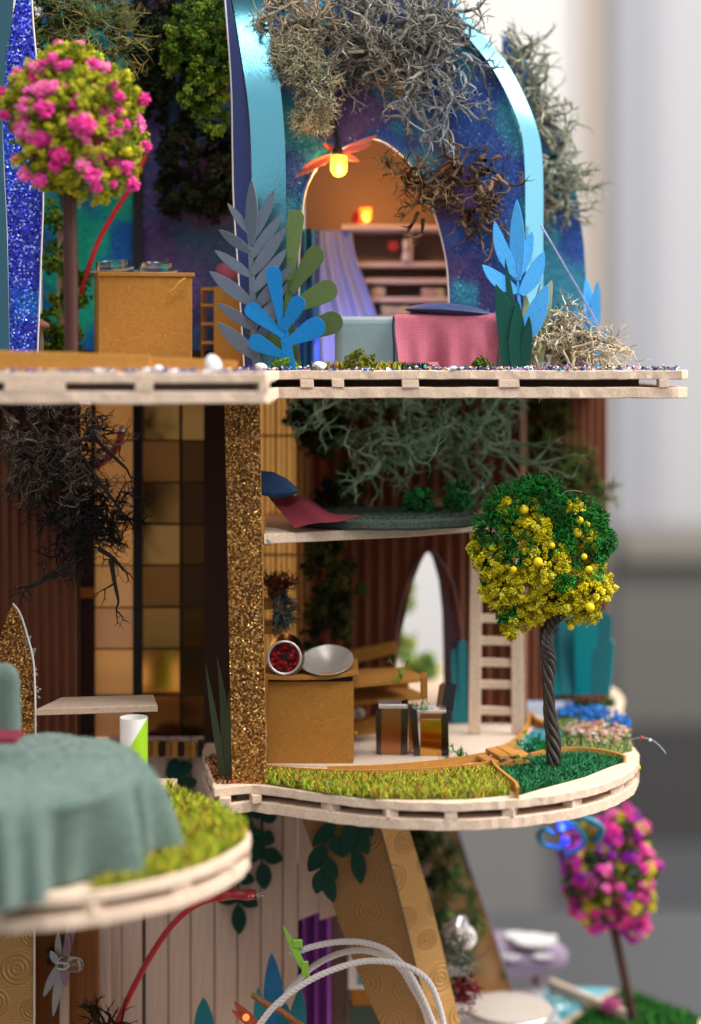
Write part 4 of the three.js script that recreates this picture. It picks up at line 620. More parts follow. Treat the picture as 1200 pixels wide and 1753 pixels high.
{
  const c = [-516, -505], RR = 228;
  const g = thing('velvet_bed', 'round bed under a green velvet blanket in the foreground', 'bed', V(c[0], YM, -c[1]));
  part(g, 'mattress', lathe(V(c[0], YM, -c[1]), [[0, 1], [RR - 62, 1], [RR - 50, 90], [RR - 40, 108], [0, 112]], 48), M.dark);
  const R = rng(66), ph = [R() * 6, R() * 6, R() * 6], fold = (th) => 0.62 * Math.sin(th * 10 + 0.7 * Math.sin(th * 3 + ph[1]) + ph[0]) + 0.3 * Math.sin(th * 23 + 2 * Math.sin(th * 5) + ph[1]) + 0.3 * Math.sin(th * 4 + ph[2]);
  const und = (th, r) => 16 * (noise(Math.cos(th) * r / 75 + 9, Math.sin(th) * r / 75 + 9, 99, 4) - 0.5) + 5 * (noise(Math.cos(th) * r / 26 + 20, Math.sin(th) * r / 26 + 20, 99, 6) - 0.5);
  part(g, 'blanket', grid(240, 60, (u, v) => {
    const th = u * 6.2832, f = fold(th); let r, y;
    if (v < 0.5) { const s = v / 0.5; r = (RR - 24) * s; y = 135 - 6 * s * s * s + und(th, r); }
    else if (v < 0.66) { const a = (v - 0.5) / 0.16 * Math.PI / 2; r = RR - 24 + 24 * Math.sin(a) + f * 8 * Math.sin(a); y = 129 - 20 * (1 - Math.cos(a)) + und(th, RR - 24) * (1 - (v - 0.5) / 0.16); }
    else { const s = (v - 0.66) / 0.34; r = RR + f * (8 + 30 * Math.pow(s, 0.6)) + 6 * s; y = lerp(109, 2.5 + 3 * (0.5 + 0.5 * Math.sin(th * 7)), s); }
    return V(c[0] + r * Math.cos(th), YM + y, -(c[1] + r * Math.sin(th)));
  }), M.velvet);
  { const src = g.children[g.children.length - 1].geometry, P = src.attributes.position, N = src.attributes.normal, a = new Acc(), Q = rng(68), k = 1 / U; for (let i = 0; i < 18000; i++) { const t = Math.floor(Q() * P.count), p = V(P.getX(t), P.getY(t), P.getZ(t)).multiplyScalar(k).add(g.base), n = V(N.getX(t), N.getY(t), N.getZ(t)); if (p.z < 380) { } p.addScaledVector(dirOf(Q), 3); const e = p.clone().addScaledVector(n, 3.5 + Q() * 4).addScaledVector(dirOf(Q), 3.5), v = 0.7 + Q() * 0.6; a.tube([p, e], 0.7, 0.25, 3, [0.12 * v, 0.19 * v, 0.165 * v]); } part(g, 'fuzz', a.build(), phy({ vertexColors: true, roughness: 0.9, sheen: 1, sheenColor: rgb(0.7, 0.85, 0.82), sheenRoughness: 0.5 })); }
  const q = thing('cushion', 'fuzzy green cushion at the left edge on the velvet bed', 'cushion', [-10, 1280, -330]);
  part(q, 'cover', noiseMove(slab(-70, 30, 1142, 1300, -330, 44, 20), 8, 0.03, 7), M.velvet);
  const m = thing('maroon_cloth', 'strip of maroon cloth under the fuzzy green cushion', 'cloth', [0, 1284, -390]);
  part(m, 'cloth', noiseMove(slab(-60, 30, 1262, 1284, -385, 60, 5), 4, 0.05, 8), M.maroon);
}
{
  const poly = arc(-480, -370, 328, -180, 20, 50).concat([[-160, -200], [-300, -60], [-800, -60]]);
  const g = thing('grass', 'yellow green grass round the velvet bed on the front deck', 'grass', [330, 1440, -400], null, 'stuff');
  const cols = [lin(0xa4bc2c), lin(0xbcc838), lin(0x84aa24), lin(0xc8963a), lin(0xa8702c), lin(0x709a22)];
  const vis = [...arc(-480, -370, 329, -66, -8, 40), onLevel(420, 1416, YM), onLevel(388, 1392, YM), onLevel(343, 1371, YM), onLevel(298, 1355, YM), [-300, -100], [-310, -300], [-330, -560]];
  part(g, 'blades', grass(vis, YM, 14000, 14, 0.8, cols, 67, 0.7), M.veg);
  part(g, 'mat', flat(vis, YM + 1.2, 1, 0), std({ color: rgb(0.13, 0.13, 0.03) }));
}
// ---------- middle storey, right ----------
{
  const bar2 = std({ color: rgb(0.12, 0.055, 0.015) }), g = thing('amber_screen', 'glowing amber ribbed plastic screen right of the gold column', 'screen', [485, 1240, 300]);
  part(g, 'sheet', corrugated(395, 528, 300, 330, 20, 4, 640, 1250), phy({ color: rgb(0.75, 0.42, 0.12), roughness: 0.35, transmission: 0.5, thickness: 0 }));
  for (const y of [744, 948, 1060]) part(g, 'band', slab(395, 526, y, y + 4, 292, 3, 0.5), M.goldPlain);
  for (const [x, w, m] of [[452, 3, 0], [462, 2, 1], [470, 4, 0], [481, 2, 1], [489, 3, 0], [499, 2, 1], [508, 6, 0], [519, 4, 1], [525, 6, 0]]) part(g, 'slat', slab(x, x + w, 680, 1250, 289 - m, 3, 0.6), m ? bar2 : M.goldPlain);
  const R = rng(70), a = new Acc(); foam(a, [[560, 740, 280, 40], [575, 830, 280, 34], [555, 960, 280, 40], [580, 1010, 280, 36], [560, 1060, 280, 34], [540, 1130, 280, 30], [535, 700, 260, 40]], 2600, 6, [lin(0x1a2208), lin(0x2c330c), lin(0x10140a), lin(0x3c420f)], R);
  clump('moss_clump', 'very dark moss column beside the amber screen', 'moss', [560, 1000, 280], a.build(), 'foam');
}
const DOOR = (x) => { if (x < 678 || x > 790) return null; const t = x < 735 ? (735 - x) / 57 : (x - 735) / 55; return 944 + 190 * Math.pow(t, 1.7); };
{
  const g = thing('corrugated_wall', 'brown corrugated card wall with a pointed doorway behind the ladder', 'wall', [720, 1242, 366]);
  part(g, 'sheet', corrugated(505, 902, 366, 366, 26, 5, 640, (x) => DOOR(x) ?? 1250), M.corr);
  const fr = [[676, 1242], [677, 1120], [682, 1060], [697, 1000], [716, 962], [735, 942], [756, 962], [775, 1000], [787, 1060], [792, 1120], [793, 1242]];
  part(g, 'door_reveal', (() => { const c = fr.map((p) => W(p[0], p[1], 360)); const q = curve(c, false, 5); return grid(q.length - 1, 4, (u, v) => q[Math.round(u * (q.length - 1))].clone().add(V(-v * 14, 0, -v * 70))); })(), std({ color: rgb(0.1, 0.055, 0.1), roughness: 0.7 }));
  part(g, 'door_edge', tube(fr.map((p) => [p[0], p[1], 359]), 2.4, 6), std({ color: rgb(0.16, 0.09, 0.09) }));
  part(g, 'door_frame', ext([[735, 941], [756, 962], [775, 1000], [787, 1060], [792, 1120], [793, 1244], [761, 1244], [760, 1120], [758, 1050], [752, 996], [742, 960]], 372, 30, { bevel: 1 }), std({ color: rgb(0.12, 0.075, 0.1) }));
  const R = rng(71), a = new Acc(); foam(a, [[700, 1010, 900, 10], [698, 1026, 900, 8], [690, 1110, 900, 20], [715, 1130, 880, 18], [735, 1140, 880, 16]], 700, 6, [lin(0x7a9a3a), lin(0x9aa83a), lin(0x5a7a3a)], R);
  clump('shrub', 'blurred light green shrub outside the pointed doorway', 'shrub', [705, 1150, 890], a.build(), 'foam');
}
{
  const g = thing('corrugated_wall', 'outer brown corrugated wall at the far right with moss', 'wall', [970, 1180, 480]);
  part(g, 'sheet', corrugated(896, 1038, 420, 560, 22, 4.5, 640, 1200), M.corr);
  part(g, 'cut_edge', slab(1033, 1040, 640, 1185, 556, 8, 1), M.pinkBoard);
  part(g, 'post', slab(890, 901, 640, 1240, 350, 16, 1), M.pinkBoard);
  const R = rng(72), a = new Acc(); foam(a, [[925, 740, 410, 30], [940, 790, 420, 24], [1000, 800, 470, 26], [990, 860, 470, 30], [940, 700, 410, 30], [1010, 830, 470, 20]], 1400, 5, [lin(0x3a4012), lin(0x525a20), lin(0x2a300e)], R); sprigs(a, [[940, 760, 400, 30], [990, 840, 460, 40]], 120, 30, 1.6, [lin(0x5a6a34), lin(0x3f4a20)], R, 3);
  clump('moss_clump', 'olive moss climbing the outer corrugated wall', 'moss', [960, 780, 430], a.build(), 'foam');
  const t = thing('paper_crystals', 'turquoise rounded paper shapes at the foot of the outer wall', 'paper crystals', [975, 1190, 470]);
  [[912, 1080, 9], [930, 1060, 13], [952, 1090, 12], [972, 1040, 14], [1000, 1060, 16], [1026, 1050, 14], [1036, 1100, 9]].forEach(([x, y, w], k) => part(t, 'spike', leaf([x, 1190], [x + (k - 3) * 2, y - 6], w * 1.25, 455 + k * 3, 3, 'club', 0.8), k % 2 ? M.teal : std({ color: rgb(0.0, 0.3, 0.33), roughness: 0.35, metalness: 0.3 })));
  const t2 = thing('paper_crystals', 'dark teal rounded paper shapes seen right of the pointed doorway', 'paper crystals', [790, 1200, 355]);
  [[780, 1110, 8], [792, 1095, 8], [802, 1120, 7]].forEach(([x, y, w], k) => part(t2, 'spike', leaf([x, 1238], [x, y], w, 352 + k * 3, 3, 'club', 0.8), M.teal));
}
clump('lichen_clump', 'soft green lichen hanging under the upper deck over the loft', 'lichen', [690, 700, 230], lichen([[560, 690, 200, 50, 16, 50], [680, 710, 210, 70, 40, 50], [760, 720, 220, 60, 40, 50], [820, 700, 230, 50, 30, 50], [660, 770, 220, 40, 40, 40]], 80, { len: 38, r: 3.2, depth: 4, curl: 0.55, spread: 1, cols: [lin(0xa4c49e), lin(0x8cae8a), lin(0xbcd4b6), lin(0x789a76)], dir: [0, -0.2, 0.2] }, 73));
clump('lichen_clump', 'thin net of pale green lichen branches beside the pinkish post', 'lichen', [820, 800, 230], lichen([[800, 760, 230, 60, 30, 20], [850, 780, 235, 40, 40, 20], [760, 800, 230, 60, 30, 20], [840, 840, 235, 40, 30, 20]], 26, { len: 58, r: 3.6, depth: 3, curl: 0.4, spread: 0.8, cols: [lin(0x78906f), lin(0x647c60), lin(0x8ea486)], dir: [0.3, -0.4, 0] }, 74));
const YL = -308;
{
  const g = thing('loft_board', 'cream board loft shelf above the cardboard counter', 'shelf', [640, 925, 40]);
  part(g, 'board', noiseMove(flat([onLevel(452, 914, YL), onLevel(560, 909, YL), onLevel(700, 902, YL), onLevel(836, 892, YL), [250, 355], [-160, 355]], YL, 17, 1.4), 2, 0.05, 4), M.board);
  part(g, 'end_stop', slab(818, 842, 872, 892, 165, 20, 2), M.pinkBoard);
  part(g, 'glue_blob', noiseMove(new THREE.SphereGeometry(10, 14, 10).translate(...W(457, 925, -45).toArray()), 5, 0.1, 3), phy({ color: rgb(0.6, 0.58, 0.55), transmission: 0.4, thickness: 0, roughness: 0.3 }));
  const r = thing('rug', 'grey green fuzzy round rug on the loft board', 'rug', [650, 905, 100]);
  const o = []; for (let k = 0; k < 60; k++) { const a = k / 60 * 6.283; o.push([60 + 165 * Math.cos(a), 110 + 118 * Math.sin(a)]); }
  part(r, 'pile', noiseMove(flat(o, YL + 18, 18, 4), 3, 0.08, 3), M.rug);
  const R = rng(75), acc = new Acc(); for (let k = 0; k < 3600; k++) { const a = R() * 6.283, rr = Math.sqrt(R()), p = V(60 + 164 * rr * Math.cos(a), YL + 16, -(110 + 117 * rr * Math.sin(a))), sd = rr > 0.93; if (sd) p.y -= R() * 14; acc.tube([p, p.clone().add(V((R() - 0.5) * 6 + (sd ? Math.cos(a) * 5 : 0), sd ? 1 : 6, (R() - 0.5) * 6 - (sd ? Math.sin(a) * 5 : 0)))], 1.2, 0.6, 3, mixc([0.05, 0.075, 0.055], [0.13, 0.17, 0.13], R())); }
  part(r, 'fuzz', acc.build(), M.veg);
  const p = thing('pillow', 'dark blue ragged pillow propped against the gold column', 'pillow', [475, 880, 0]);
  part(p, 'cushion', noiseMove(ext([[444, 806], [466, 808], [490, 822], [512, 842], [500, 850], [470, 852], [444, 848]], 10, 26, { bevel: 6 }), 4, 0.06, 6), M.blueCloth);
  const b = thing('blanket', 'maroon cloth thrown over the end of the loft rug', 'blanket', [540, 900, 0]);
  part(b, 'cloth', grid(50, 24, (u, v) => { const x = lerp(lerp(452, 505, v), lerp(560, 650, smooth(0, 1, v * 0.6)), u), yT = lerp(842, 873, Math.pow(u, 1.2)), yB = lerp(904, 884, u), z = lerp(70, -46, v); return W(x, lerp(yT, yB, Math.pow(v, 1.1)) + 4 * Math.sin(u * 7 + v * 3) * (1 - v * 0.5) - 10 * Math.sin(u * 3.14) * (1 - v) * 0.6, z + 8 * Math.sin(u * 9)); }), M.maroon);
}
{
  const R = rng(76), tuft = (x, y, w, h, z) => { const a = new Acc(); foam(a, [[x, y, z, w * 0.5], [x - w * 0.2, y + h * 0.3, z, w * 0.4], [x + w * 0.2, y + h * 0.3, z, w * 0.4]], 500, 3, [lin(0x1e5a2c), lin(0x2a7a3a), lin(0x123f1e)], R); sprigs(a, [[x, y, z, w * 0.5], [x, y + h * 0.3, z, w * 0.5]], 120, 8, 0.9, [lin(0x3a8a4a), lin(0x1f6a30)], R, 3); return a.build(); };
  clump('foliage_tuft', 'bright green tuft left of the small brown book on the loft', 'tuft', [717, 882, 120], tuft(717, 856, 42, 40, 120), 'foam');
  clump('foliage_tuft', 'bright green tuft right of the small brown book on the loft', 'tuft', [782, 880, 130], tuft(782, 844, 38, 50, 130), 'foam');
  const b = thing('book', 'small brown book lying between two green tufts on the loft', 'book', [752, 868, 130]);
  part(b, 'cover', slab(732, 768, 853, 858, 130, 34, 1), std({ color: rgb(0.28, 0.1, 0.04) })); part(b, 'pages', slab(734, 767, 858, 865, 132, 30, 0.5), std({ color: rgb(0.3, 0.2, 0.12) })); part(b, 'cover', slab(732, 768, 865, 869, 130, 34, 1), std({ color: rgb(0.22, 0.07, 0.03) }));
}
{
  const g = thing('ladder', 'cream card ladder leaning on the loft board', 'ladder', [850, 1256, 283]);
  part(g, 'rail', ext([[806, 880], [826, 880], [823, 1256], [802, 1256]], 262, 7, { bevel: 1 }), M.board);
  part(g, 'rail', ext([[874, 880], [892, 880], [897, 1256], [876, 1256]], 262, 7, { bevel: 1 }), M.board);
  for (const y of [906, 942, 978, 1014, 1051, 1089, 1126, 1164, 1209]) part(g, 'rung', noiseMove(ext([[822, y], [877, y + 2], [877, y + 16], [821, y + 15]], 264, 6, { bevel: 1 }), 1.5, 0.1, y), M.board);
}
{
  const g = thing('wall_ledge', 'brown cardboard ledge on the wall left of the doorway', 'ledge', [636, 1135, 330]);
  part(g, 'board', ext([[596, 1118], [678, 1101], [678, 1119], [596, 1138]], 330, 34, { bevel: 1 }), M.card);
  const b = thing('cardboard_wedge', 'tan cardboard wedge on the floor behind the desk', 'wedge', [625, 1262, 200]);
  part(b, 'board', ext([[600, 1240], [645, 1226], [645, 1256], [600, 1260]], 200, 20, { bevel: 1 }), M.cardLight);
  const w = thing('white_bead', 'white fluffy bead beyond the desk', 'bead', [613, 1232, 230]); part(w, 'ball', noiseMove(new THREE.SphereGeometry(11, 14, 10).translate(...W(614, 1222, 230).toArray()), 5, 0.15, 2), M.white);
}
{
  const g = thing('kitchen_counter', 'plain brown cardboard counter box right of the gold column', 'counter', [530, 1310, 34]);
  part(g, 'front_board', slab(458, 604, 1167, 1311, 34, 6, 1), M.card);
  part(g, 'side_board', slab(599.5, 605.5, 1167, 1310, 40.5, 110, 1), M.card);
  part(g, 'side_board', slab(458, 464, 1167, 1310, 40.5, 110, 1), M.card);
  part(g, 'gap_shade_block', slab(459, 604, 1162, 1167, 42, 100, 0), M.dark);  // solid dark block drawn for the shade under the counter top
  part(g, 'counter_top', noiseMove(ext([[452, 1154], [480, 1157], [560, 1157], [612, 1149], [613, 1156], [560, 1164], [500, 1165], [452, 1164]], 24, 130, { bevel: 1 }), 1.2, 0.05, 4), M.card);
  part(g, 'knob', new THREE.SphereGeometry(4.5, 12, 8).translate(...W(608, 1256, 70).toArray()), M.card);
}
{
  const g = thing('drum', 'copper roll with a red glitter end lying in a silver cradle', 'roll', [488, 1156, 40]);
  const c = W(487, 1125, 30), zc = c.z;
  const cyl = (r, l, dz) => { const q = new THREE.CylinderGeometry(r, r, l, 40); q.rotateX(Math.PI / 2); q.translate(c.x, c.y, zc - l / 2 + dz); return q; };
  part(g, 'barrel', (() => { const q = new THREE.CylinderGeometry(29, 29, 80, 40, 1, true); q.rotateX(Math.PI / 2); q.translate(c.x, c.y, zc - 36); return q; })(), M.copper);
  part(g, 'rim', new THREE.TorusGeometry(28, 2.2, 8, 48).translate(c.x, c.y, zc + 4), M.silver);
  part(g, 'glitter_end', cyl(27, 3, 0), glitter(256, 34, 150, (a, b) => { const q = mixc(hex(0x3a0206), hex(0x8a0a10), a); return b > 0.85 ? hex(0xc02028) : q; }, 0.6, 45, { metalness: 0.6, roughness: 0.3 }));
  part(g, 'hole', cyl(5.5, 1, 1.5), M.black);
  part(g, 'cradle', grid(30, 4, (u, v) => { const a = lerp(-Math.PI * 1.0, 0.12, u); return V(c.x + 33 * Math.cos(a) + 2, c.y + 33 * Math.sin(a) + 1, zc + 6 - v * 60); }), M.silver);
}
{
  const g = thing('silver_dish', 'shallow silver paper dish on the cardboard counter', 'dish', [561, 1156, 60]);
  const p = W(561, 1154, 66), q = new THREE.LatheGeometry([[0, 0], [12, 0.8], [26, 5], [38, 12], [46, 19], [47, 20.5], [45, 20.6], [37, 14], [25, 7], [12, 2.6], [0, 2]].map((a) => new THREE.Vector2(a[0], a[1])), 48); q.rotateX(0.42); q.rotateZ(0.06); q.translate(p.x, p.y + 8, p.z); part(g, 'bowl', noiseMove(q, 2.5, 0.05, 3), std({ color: rgb(0.36, 0.33, 0.31), metalness: 0.45, roughness: 0.42 }));
}
{
  const g = thing('desk', 'brown cardboard desk with an open slot beside the counter', 'desk', [668, 1205, 120]);
  part(g, 'desk_top', noiseMove(flat([onLevel(600, 1171, -590), onLevel(732, 1159, -590), onLevel(690, 1142, -590), onLevel(596, 1146, -590)], -590, 8, 1), 1.5, 0.05, 2), M.card);
  part(g, 'lower_board', flat([onLevel(600, 1200, -628), onLevel(728, 1189, -628), onLevel(690, 1172, -628), onLevel(596, 1176, -628)], -628, 9, 1), M.card);
  part(g, 'end_board', ext([[722, 1162], [732, 1160], [732, 1196], [722, 1198]], 72, 60, { bevel: 1 }), M.card);
  part(g, 'back_board', slab(604, 700, 1150, 1190, 260, 5, 0.5), M.card);
  part(g, 'leg', slab(612, 622, 1190, 1252, 250, 12, 1), M.card);
}
{
  const g = thing('copper_chair', 'copper mirror chair with dark edges tucked under the desk', 'chair', [672, 1296, 95]);
  part(g, 'front_panel', ext([[652, 1214], [690, 1212], [688, 1293], [650, 1291]], 98, 3, { bevel: 0.5 }), M.copper);
  part(g, 'side_panel', ext([[643, 1216], [653, 1213], [652, 1293], [644, 1290]], 96, 34, { bevel: 0.6 }), M.chrome);
  part(g, 'side_panel', ext([[687, 1206], [699, 1203], [698, 1290], [686, 1293]], 95, 34, { bevel: 0.6 }), M.chrome);
  part(g, 'seat', slab(648, 698, 1206, 1213, 94, 42, 1), M.silver);
  part(g, 'back_edge', ext([[699, 1204], [706, 1206], [707, 1284], [699, 1290]], 104, 4, { bevel: 0.5 }), M.copper);
  const h = thing('copper_chair', 'gold mirror chair with a tilted dark backrest in front of the ladder', 'chair', [742, 1298, 90]);
  part(h, 'front_panel', slab(719, 756, 1232, 1298, 90, 3, 0.6), M.mirrorGold);
  part(h, 'seat_edge', slab(719, 757, 1221, 1231, 88, 4, 0.6), M.copper);
  part(h, 'side_panel', ext([[701, 1212], [714, 1216], [720, 1298], [709, 1298]], 88, 36, { bevel: 0.6 }), M.chrome);
  part(h, 'side_panel', ext([[755, 1222], [767, 1220], [769, 1296], [756, 1298]], 88, 36, { bevel: 0.6 }), M.chrome);
  part(h, 'seat', slab(704, 764, 1216, 1222, 92, 40, 1), M.silver);
  part(h, 'backrest', ext([[756, 1169], [782, 1172], [775, 1219], [747, 1214]], 116, 5, { bevel: 1 }), M.chrome);
  part(h, 'backrest', ext([[752, 1172], [763, 1170], [755, 1214], [746, 1213]], 110, 4, { bevel: 0.6 }), M.copper, 'copper face of the backrest');
  const R = rng(81), a = new Acc(); for (let k = 0; k < 90; k++) a.geo(ICO0[k % 3], place(W(722 + R() * 30, 1212 + R() * 6, 100 + R() * 20), 3.5, R), [0.55, 0.5, 0.46]);
  part(h, 'torn_paper', a.build(), M.veg);
}
{
  for (const [x0, x1, y, lb] of [[448, 484, 1030, 'small tan wall bracket under the rusty succulent'], [448, 480, 1072, 'lower small tan wall bracket beside the amber screen']]) { const o = thing('wall_bracket', lb, 'bracket', [x1, y + 14, 90]); part(o, 'board', slab(x0, x1, y, y + 14, 90, 60, 1), M.card); }
  const R = rng(82), acc = new Acc(), o = { curl: 0.3, spread: 1, cols: [lin(0x5a2416), lin(0x7a3420), lin(0x3a1a12), lin(0x6a3a1c)] };
  for (let k = 0; k < 26; k++) branch(acc, W(462 + R() * 18, 1022, 100 + R() * 20), V(R() - 0.4, 0.5 + R() * 0.6, R() - 0.4).normalize(), 26, 3.2, 2, R, o);
  clump('succulent', 'rusty red brown succulent on the small bracket', 'succulent', [468, 1028, 105], acc.build(), 'stems');
  const b2 = new Acc(); for (let k = 0; k < 90; k++) { const d = dirOf(R); d.x = Math.abs(d.x); branch(b2, W(468, 1046, 100).addScaledVector(d, 8), d, 24, 2.8, 1, R, { curl: 0.2, spread: 0.9, cols: [lin(0x4a5654), lin(0x5f6c68), lin(0x39433f)] }); }
  clump('succulent', 'grey green rosette succulent below the rusty one', 'succulent', [470, 1070, 105], b2.build(), 'leaves');
}
// the round deck's floor, kerbs, beds, tree and flowers
{
  const fl = thing('white_floor', 'white card floor of the room behind the kerbs', 'floor sheet', [740, 1270, 200]);
  part(fl, 'sheet', flat([onLevel(456, 1310, YM), onLevel(600, 1316, YM), onLevel(770, 1306, YM), onLevel(850, 1286, YM), onLevel(895, 1256, YM), onLevel(905, 1238, YM), [330, 366], [-130, 366]], YM + 3, 3, 0.3), M.whiteFloor);
  const kerb = (name, label, pts, h, t, mat = M.cardLight) => { const q = pts.map((p) => onLevel(p[0], p[1], YM)), c = curve(q.map((p) => V(p[0], 0, -p[1])), false, 8), g = thing('cardboard_kerb', label, 'kerb', V(c[0].x, YM, c[0].z)), nrm = (k) => { const d = c[Math.min(k + 1, c.length - 1)].clone().sub(c[Math.max(0, k - 1)]).normalize(); return V(-d.z, 0, d.x); };
    const ring = [[0, -0.5], [h, -0.5], [h, 0.5], [0, 0.5]], N = c.length - 1; const geo = grid(4, N, (u, v) => { const k = Math.round(v * N), [hh, s] = ring[Math.round(u * 4) % 4]; return c[k].clone().addScaledVector(nrm(k), s * t).setY(YM + hh); }); part(g, name, prep(geo).computeVertexNormals() ?? geo, mat); return g; };
  const flatN = (g) => { const q = g.toNonIndexed(); q.computeVertexNormals(); return q; };
  const kerb2 = (label, pts, h, t, mat = M.cardLight) => { const q = pts.map((p) => onLevel(p[0], p[1], YM)), c = curve(q.map((p) => V(p[0], 0, -p[1])), false, 8), g = thing('cardboard_kerb', label, 'kerb', V(c[0].x, YM, c[0].z)), nrm = (k) => { const d = c[Math.min(k + 1, c.length - 1)].clone().sub(c[Math.max(0, k - 1)]).normalize(); return V(-d.z, 0, d.x); }, ring = [[0, -0.5], [h, -0.5], [h, 0.5], [0, 0.5]], N = c.length - 1; const cap = (k) => { const a = ring.map(([hh, s]) => c[k].clone().addScaledVector(nrm(k), s * t).setY(YM + hh)); const gg = new THREE.BufferGeometry().setFromPoints([a[0], a[1], a[2], a[0], a[2], a[3]]); gg.computeVertexNormals(); return gg; }; part(g, 'strip', [flatN(grid(4, N, (u, v) => { const k = Math.round(v * N), [hh, s] = ring[Math.round(u * 4) % 4]; return c[k].clone().addScaledVector(nrm(k), s * t).setY(YM + hh); })), cap(0), cap(N)], mat); return g; };
  kerb2('long cardboard kerb along the back of the yellow green grass', [[452, 1325], [520, 1331], [620, 1334], [720, 1331], [800, 1325], [846, 1317]], 16, 5);
  kerb2('thin inner cardboard kerb in front of the counter and chairs', [[560, 1326], [640, 1324], [720, 1318], [790, 1309], [838, 1300]], 14, 4);
  kerb2('curved cardboard kerb between the yellow green and dark green grass', [[842, 1318], [850, 1330], [868, 1346], [884, 1360], [886, 1368]], 19, 5);
  kerb2('curved cardboard kerb behind the dark green grass', [[908, 1302], [950, 1293], [1000, 1292], [1044, 1298], [1070, 1306]], 13, 5);
  kerb2('cardboard kerb curving past the foot of the ladder', [[850, 1293], [874, 1283], [896, 1262], [906, 1240], [908, 1226]], 14, 5);
  kerb2('short cardboard kerb beyond the stream', [[908, 1232], [922, 1246], [936, 1252]], 16, 5);
  const br = thing('cardboard_bridge', 'little arched cardboard bridge over the stream', 'bridge', [868, 1312, 60]);
  for (let k = 0; k < 4; k++) { const P = (u, v) => onLevel(lerp(lerp(812, 838, v), lerp(884, 906, v), u), lerp(lerp(1303, 1317, v), lerp(1287, 1301, v), u), YM), u0 = k / 4 + 0.012, u1 = (k + 1) / 4 - 0.012, h = 7 + 12 * Math.sin((k + 0.5) / 4 * Math.PI); part(br, 'deck_board', noiseMove(flat([P(u0, 1), P(u1, 1), P(u1, 0), P(u0, 0)], YM + h, 6, 1), 1.2, 0.08, k), M.cardLight); }
  part(br, 'side_strip', ext([[838, 1318], [852, 1309], [870, 1303], [890, 1299], [906, 1302], [906, 1306], [838, 1320]], -10, 3, { bevel: 0.5 }), M.cardLight);
  const wt = thing('stream', 'turquoise resin stream behind the little bridge', 'stream', [920, 1280, 100], null, 'structure');
  part(wt, 'water', noiseMove(flat([onLevel(860, 1296, YM), onLevel(912, 1300, YM), onLevel(960, 1285, YM), onLevel(965, 1256, YM), onLevel(925, 1240, YM), onLevel(905, 1258, YM)], YM + 3.5, 3, 0.3), 1.5, 0.07, 5), M.water);
  const grassM = std({ color: rgb(0.12, 0.12, 0.03) });
  const gA = thing('grass', 'yellow green grass bed at the front rim of the round deck', 'grass', [640, 1350, -150], null, 'stuff'), pA = [onLevel(445, 1340, YM), onLevel(500, 1350, YM), onLevel(560, 1360, YM), onLevel(640, 1369, YM), onLevel(720, 1370, YM), onLevel(800, 1369, YM), onLevel(872, 1362, YM), onLevel(868, 1350, YM), onLevel(844, 1324, YM), onLevel(720, 1336, YM), onLevel(620, 1338, YM), onLevel(452, 1328, YM)];
  part(gA, 'mat', flat(pA, YM + 2, 2, 0), grassM); part(gA, 'blades', grass(pA, YM + 1, 20000, 15, 0.6, [lin(0xb4c838), lin(0x94b82e), lin(0xcac444), lin(0xc8903a), lin(0x78a42a), lin(0xb0703a)], 91, 0.8), M.veg);
  { const R = rng(97), a = new Acc(); for (let k = 0; k < 60; k++) { const q = scatter(pA, R); a.geo(ICO0[k % 3], place(V(q[0], YM + 8 + R() * 6, -q[1]), 1.6 + R() * 1.6, R), [[0.4, 0.05, 0.03], [0.03, 0.1, 0.45], [0.5, 0.3, 0.1], [0.2, 0.1, 0.04]][k % 4]); } part(gA, 'litter', a.build(), M.veg); }
  const gB = thing('grass', 'dark green grass bed round the foot of the yellow tree', 'grass', [960, 1330, -40], null, 'stuff'), pB = [onLevel(890, 1362, YM), onLevel(930, 1350, YM), onLevel(1000, 1331, YM), onLevel(1050, 1311, YM), onLevel(1066, 1306, YM), onLevel(1000, 1294, YM), onLevel(950, 1296, YM), onLevel(910, 1304, YM), onLevel(850, 1318, YM), onLevel(872, 1344, YM)];
  part(gB, 'mat', flat(pB, YM + 2, 2, 0), std({ color: rgb(0.015, 0.06, 0.025) })); part(gB, 'blades', grass(pB, YM + 1, 16000, 10, 0.6, [lin(0x2a8048), lin(0x1f683c), lin(0x46986a), lin(0x14502c)], 92, 0.9), M.veg);
  const gC = thing('grass', 'green and olive turf beside the stream at the right of the round deck', 'grass', [1010, 1270, 120], null, 'stuff'), pC = [onLevel(962, 1288, YM), onLevel(1050, 1294, YM), onLevel(1082, 1286, YM), onLevel(1072, 1258, YM), onLevel(1040, 1236, YM), onLevel(950, 1226, YM), onLevel(930, 1240, YM), onLevel(965, 1256, YM)];
  part(gC, 'mat', flat(pC, YM + 2, 2, 0), std({ color: rgb(0.1, 0.13, 0.05) })); part(gC, 'blades', grass(pC, YM + 1, 5500, 14, 0.7, [lin(0x7c9c4c), lin(0x96a65e), lin(0x588646), lin(0xb8b27a)], 93, 0.8), M.veg);
  const flowers = (name, label, at, pts, n, cols, sz, seed) => { const R = rng(seed), a = new Acc(); for (let k = 0; k < n; k++) { const q = scatter(pts, R), h = 8 + R() * 16; a.tube([V(q[0], YM + 2, -q[1]), V(q[0] + R() * 4 - 2, YM + h, -q[1])], 0.8, 0.6, 3, [0.06, 0.12, 0.04]); for (let j = 0; j < 3; j++) a.geo(ICO0[(k + j) % 3], place(V(q[0] + R() * 6 - 3, YM + h + R() * 4, -q[1] + R() * 6 - 3), sz * (0.6 + R() * 0.6), R), cols[Math.floor(R() * cols.length)]); } return clump(name, label, 'flowers', at, a.build(), 'blooms'); };
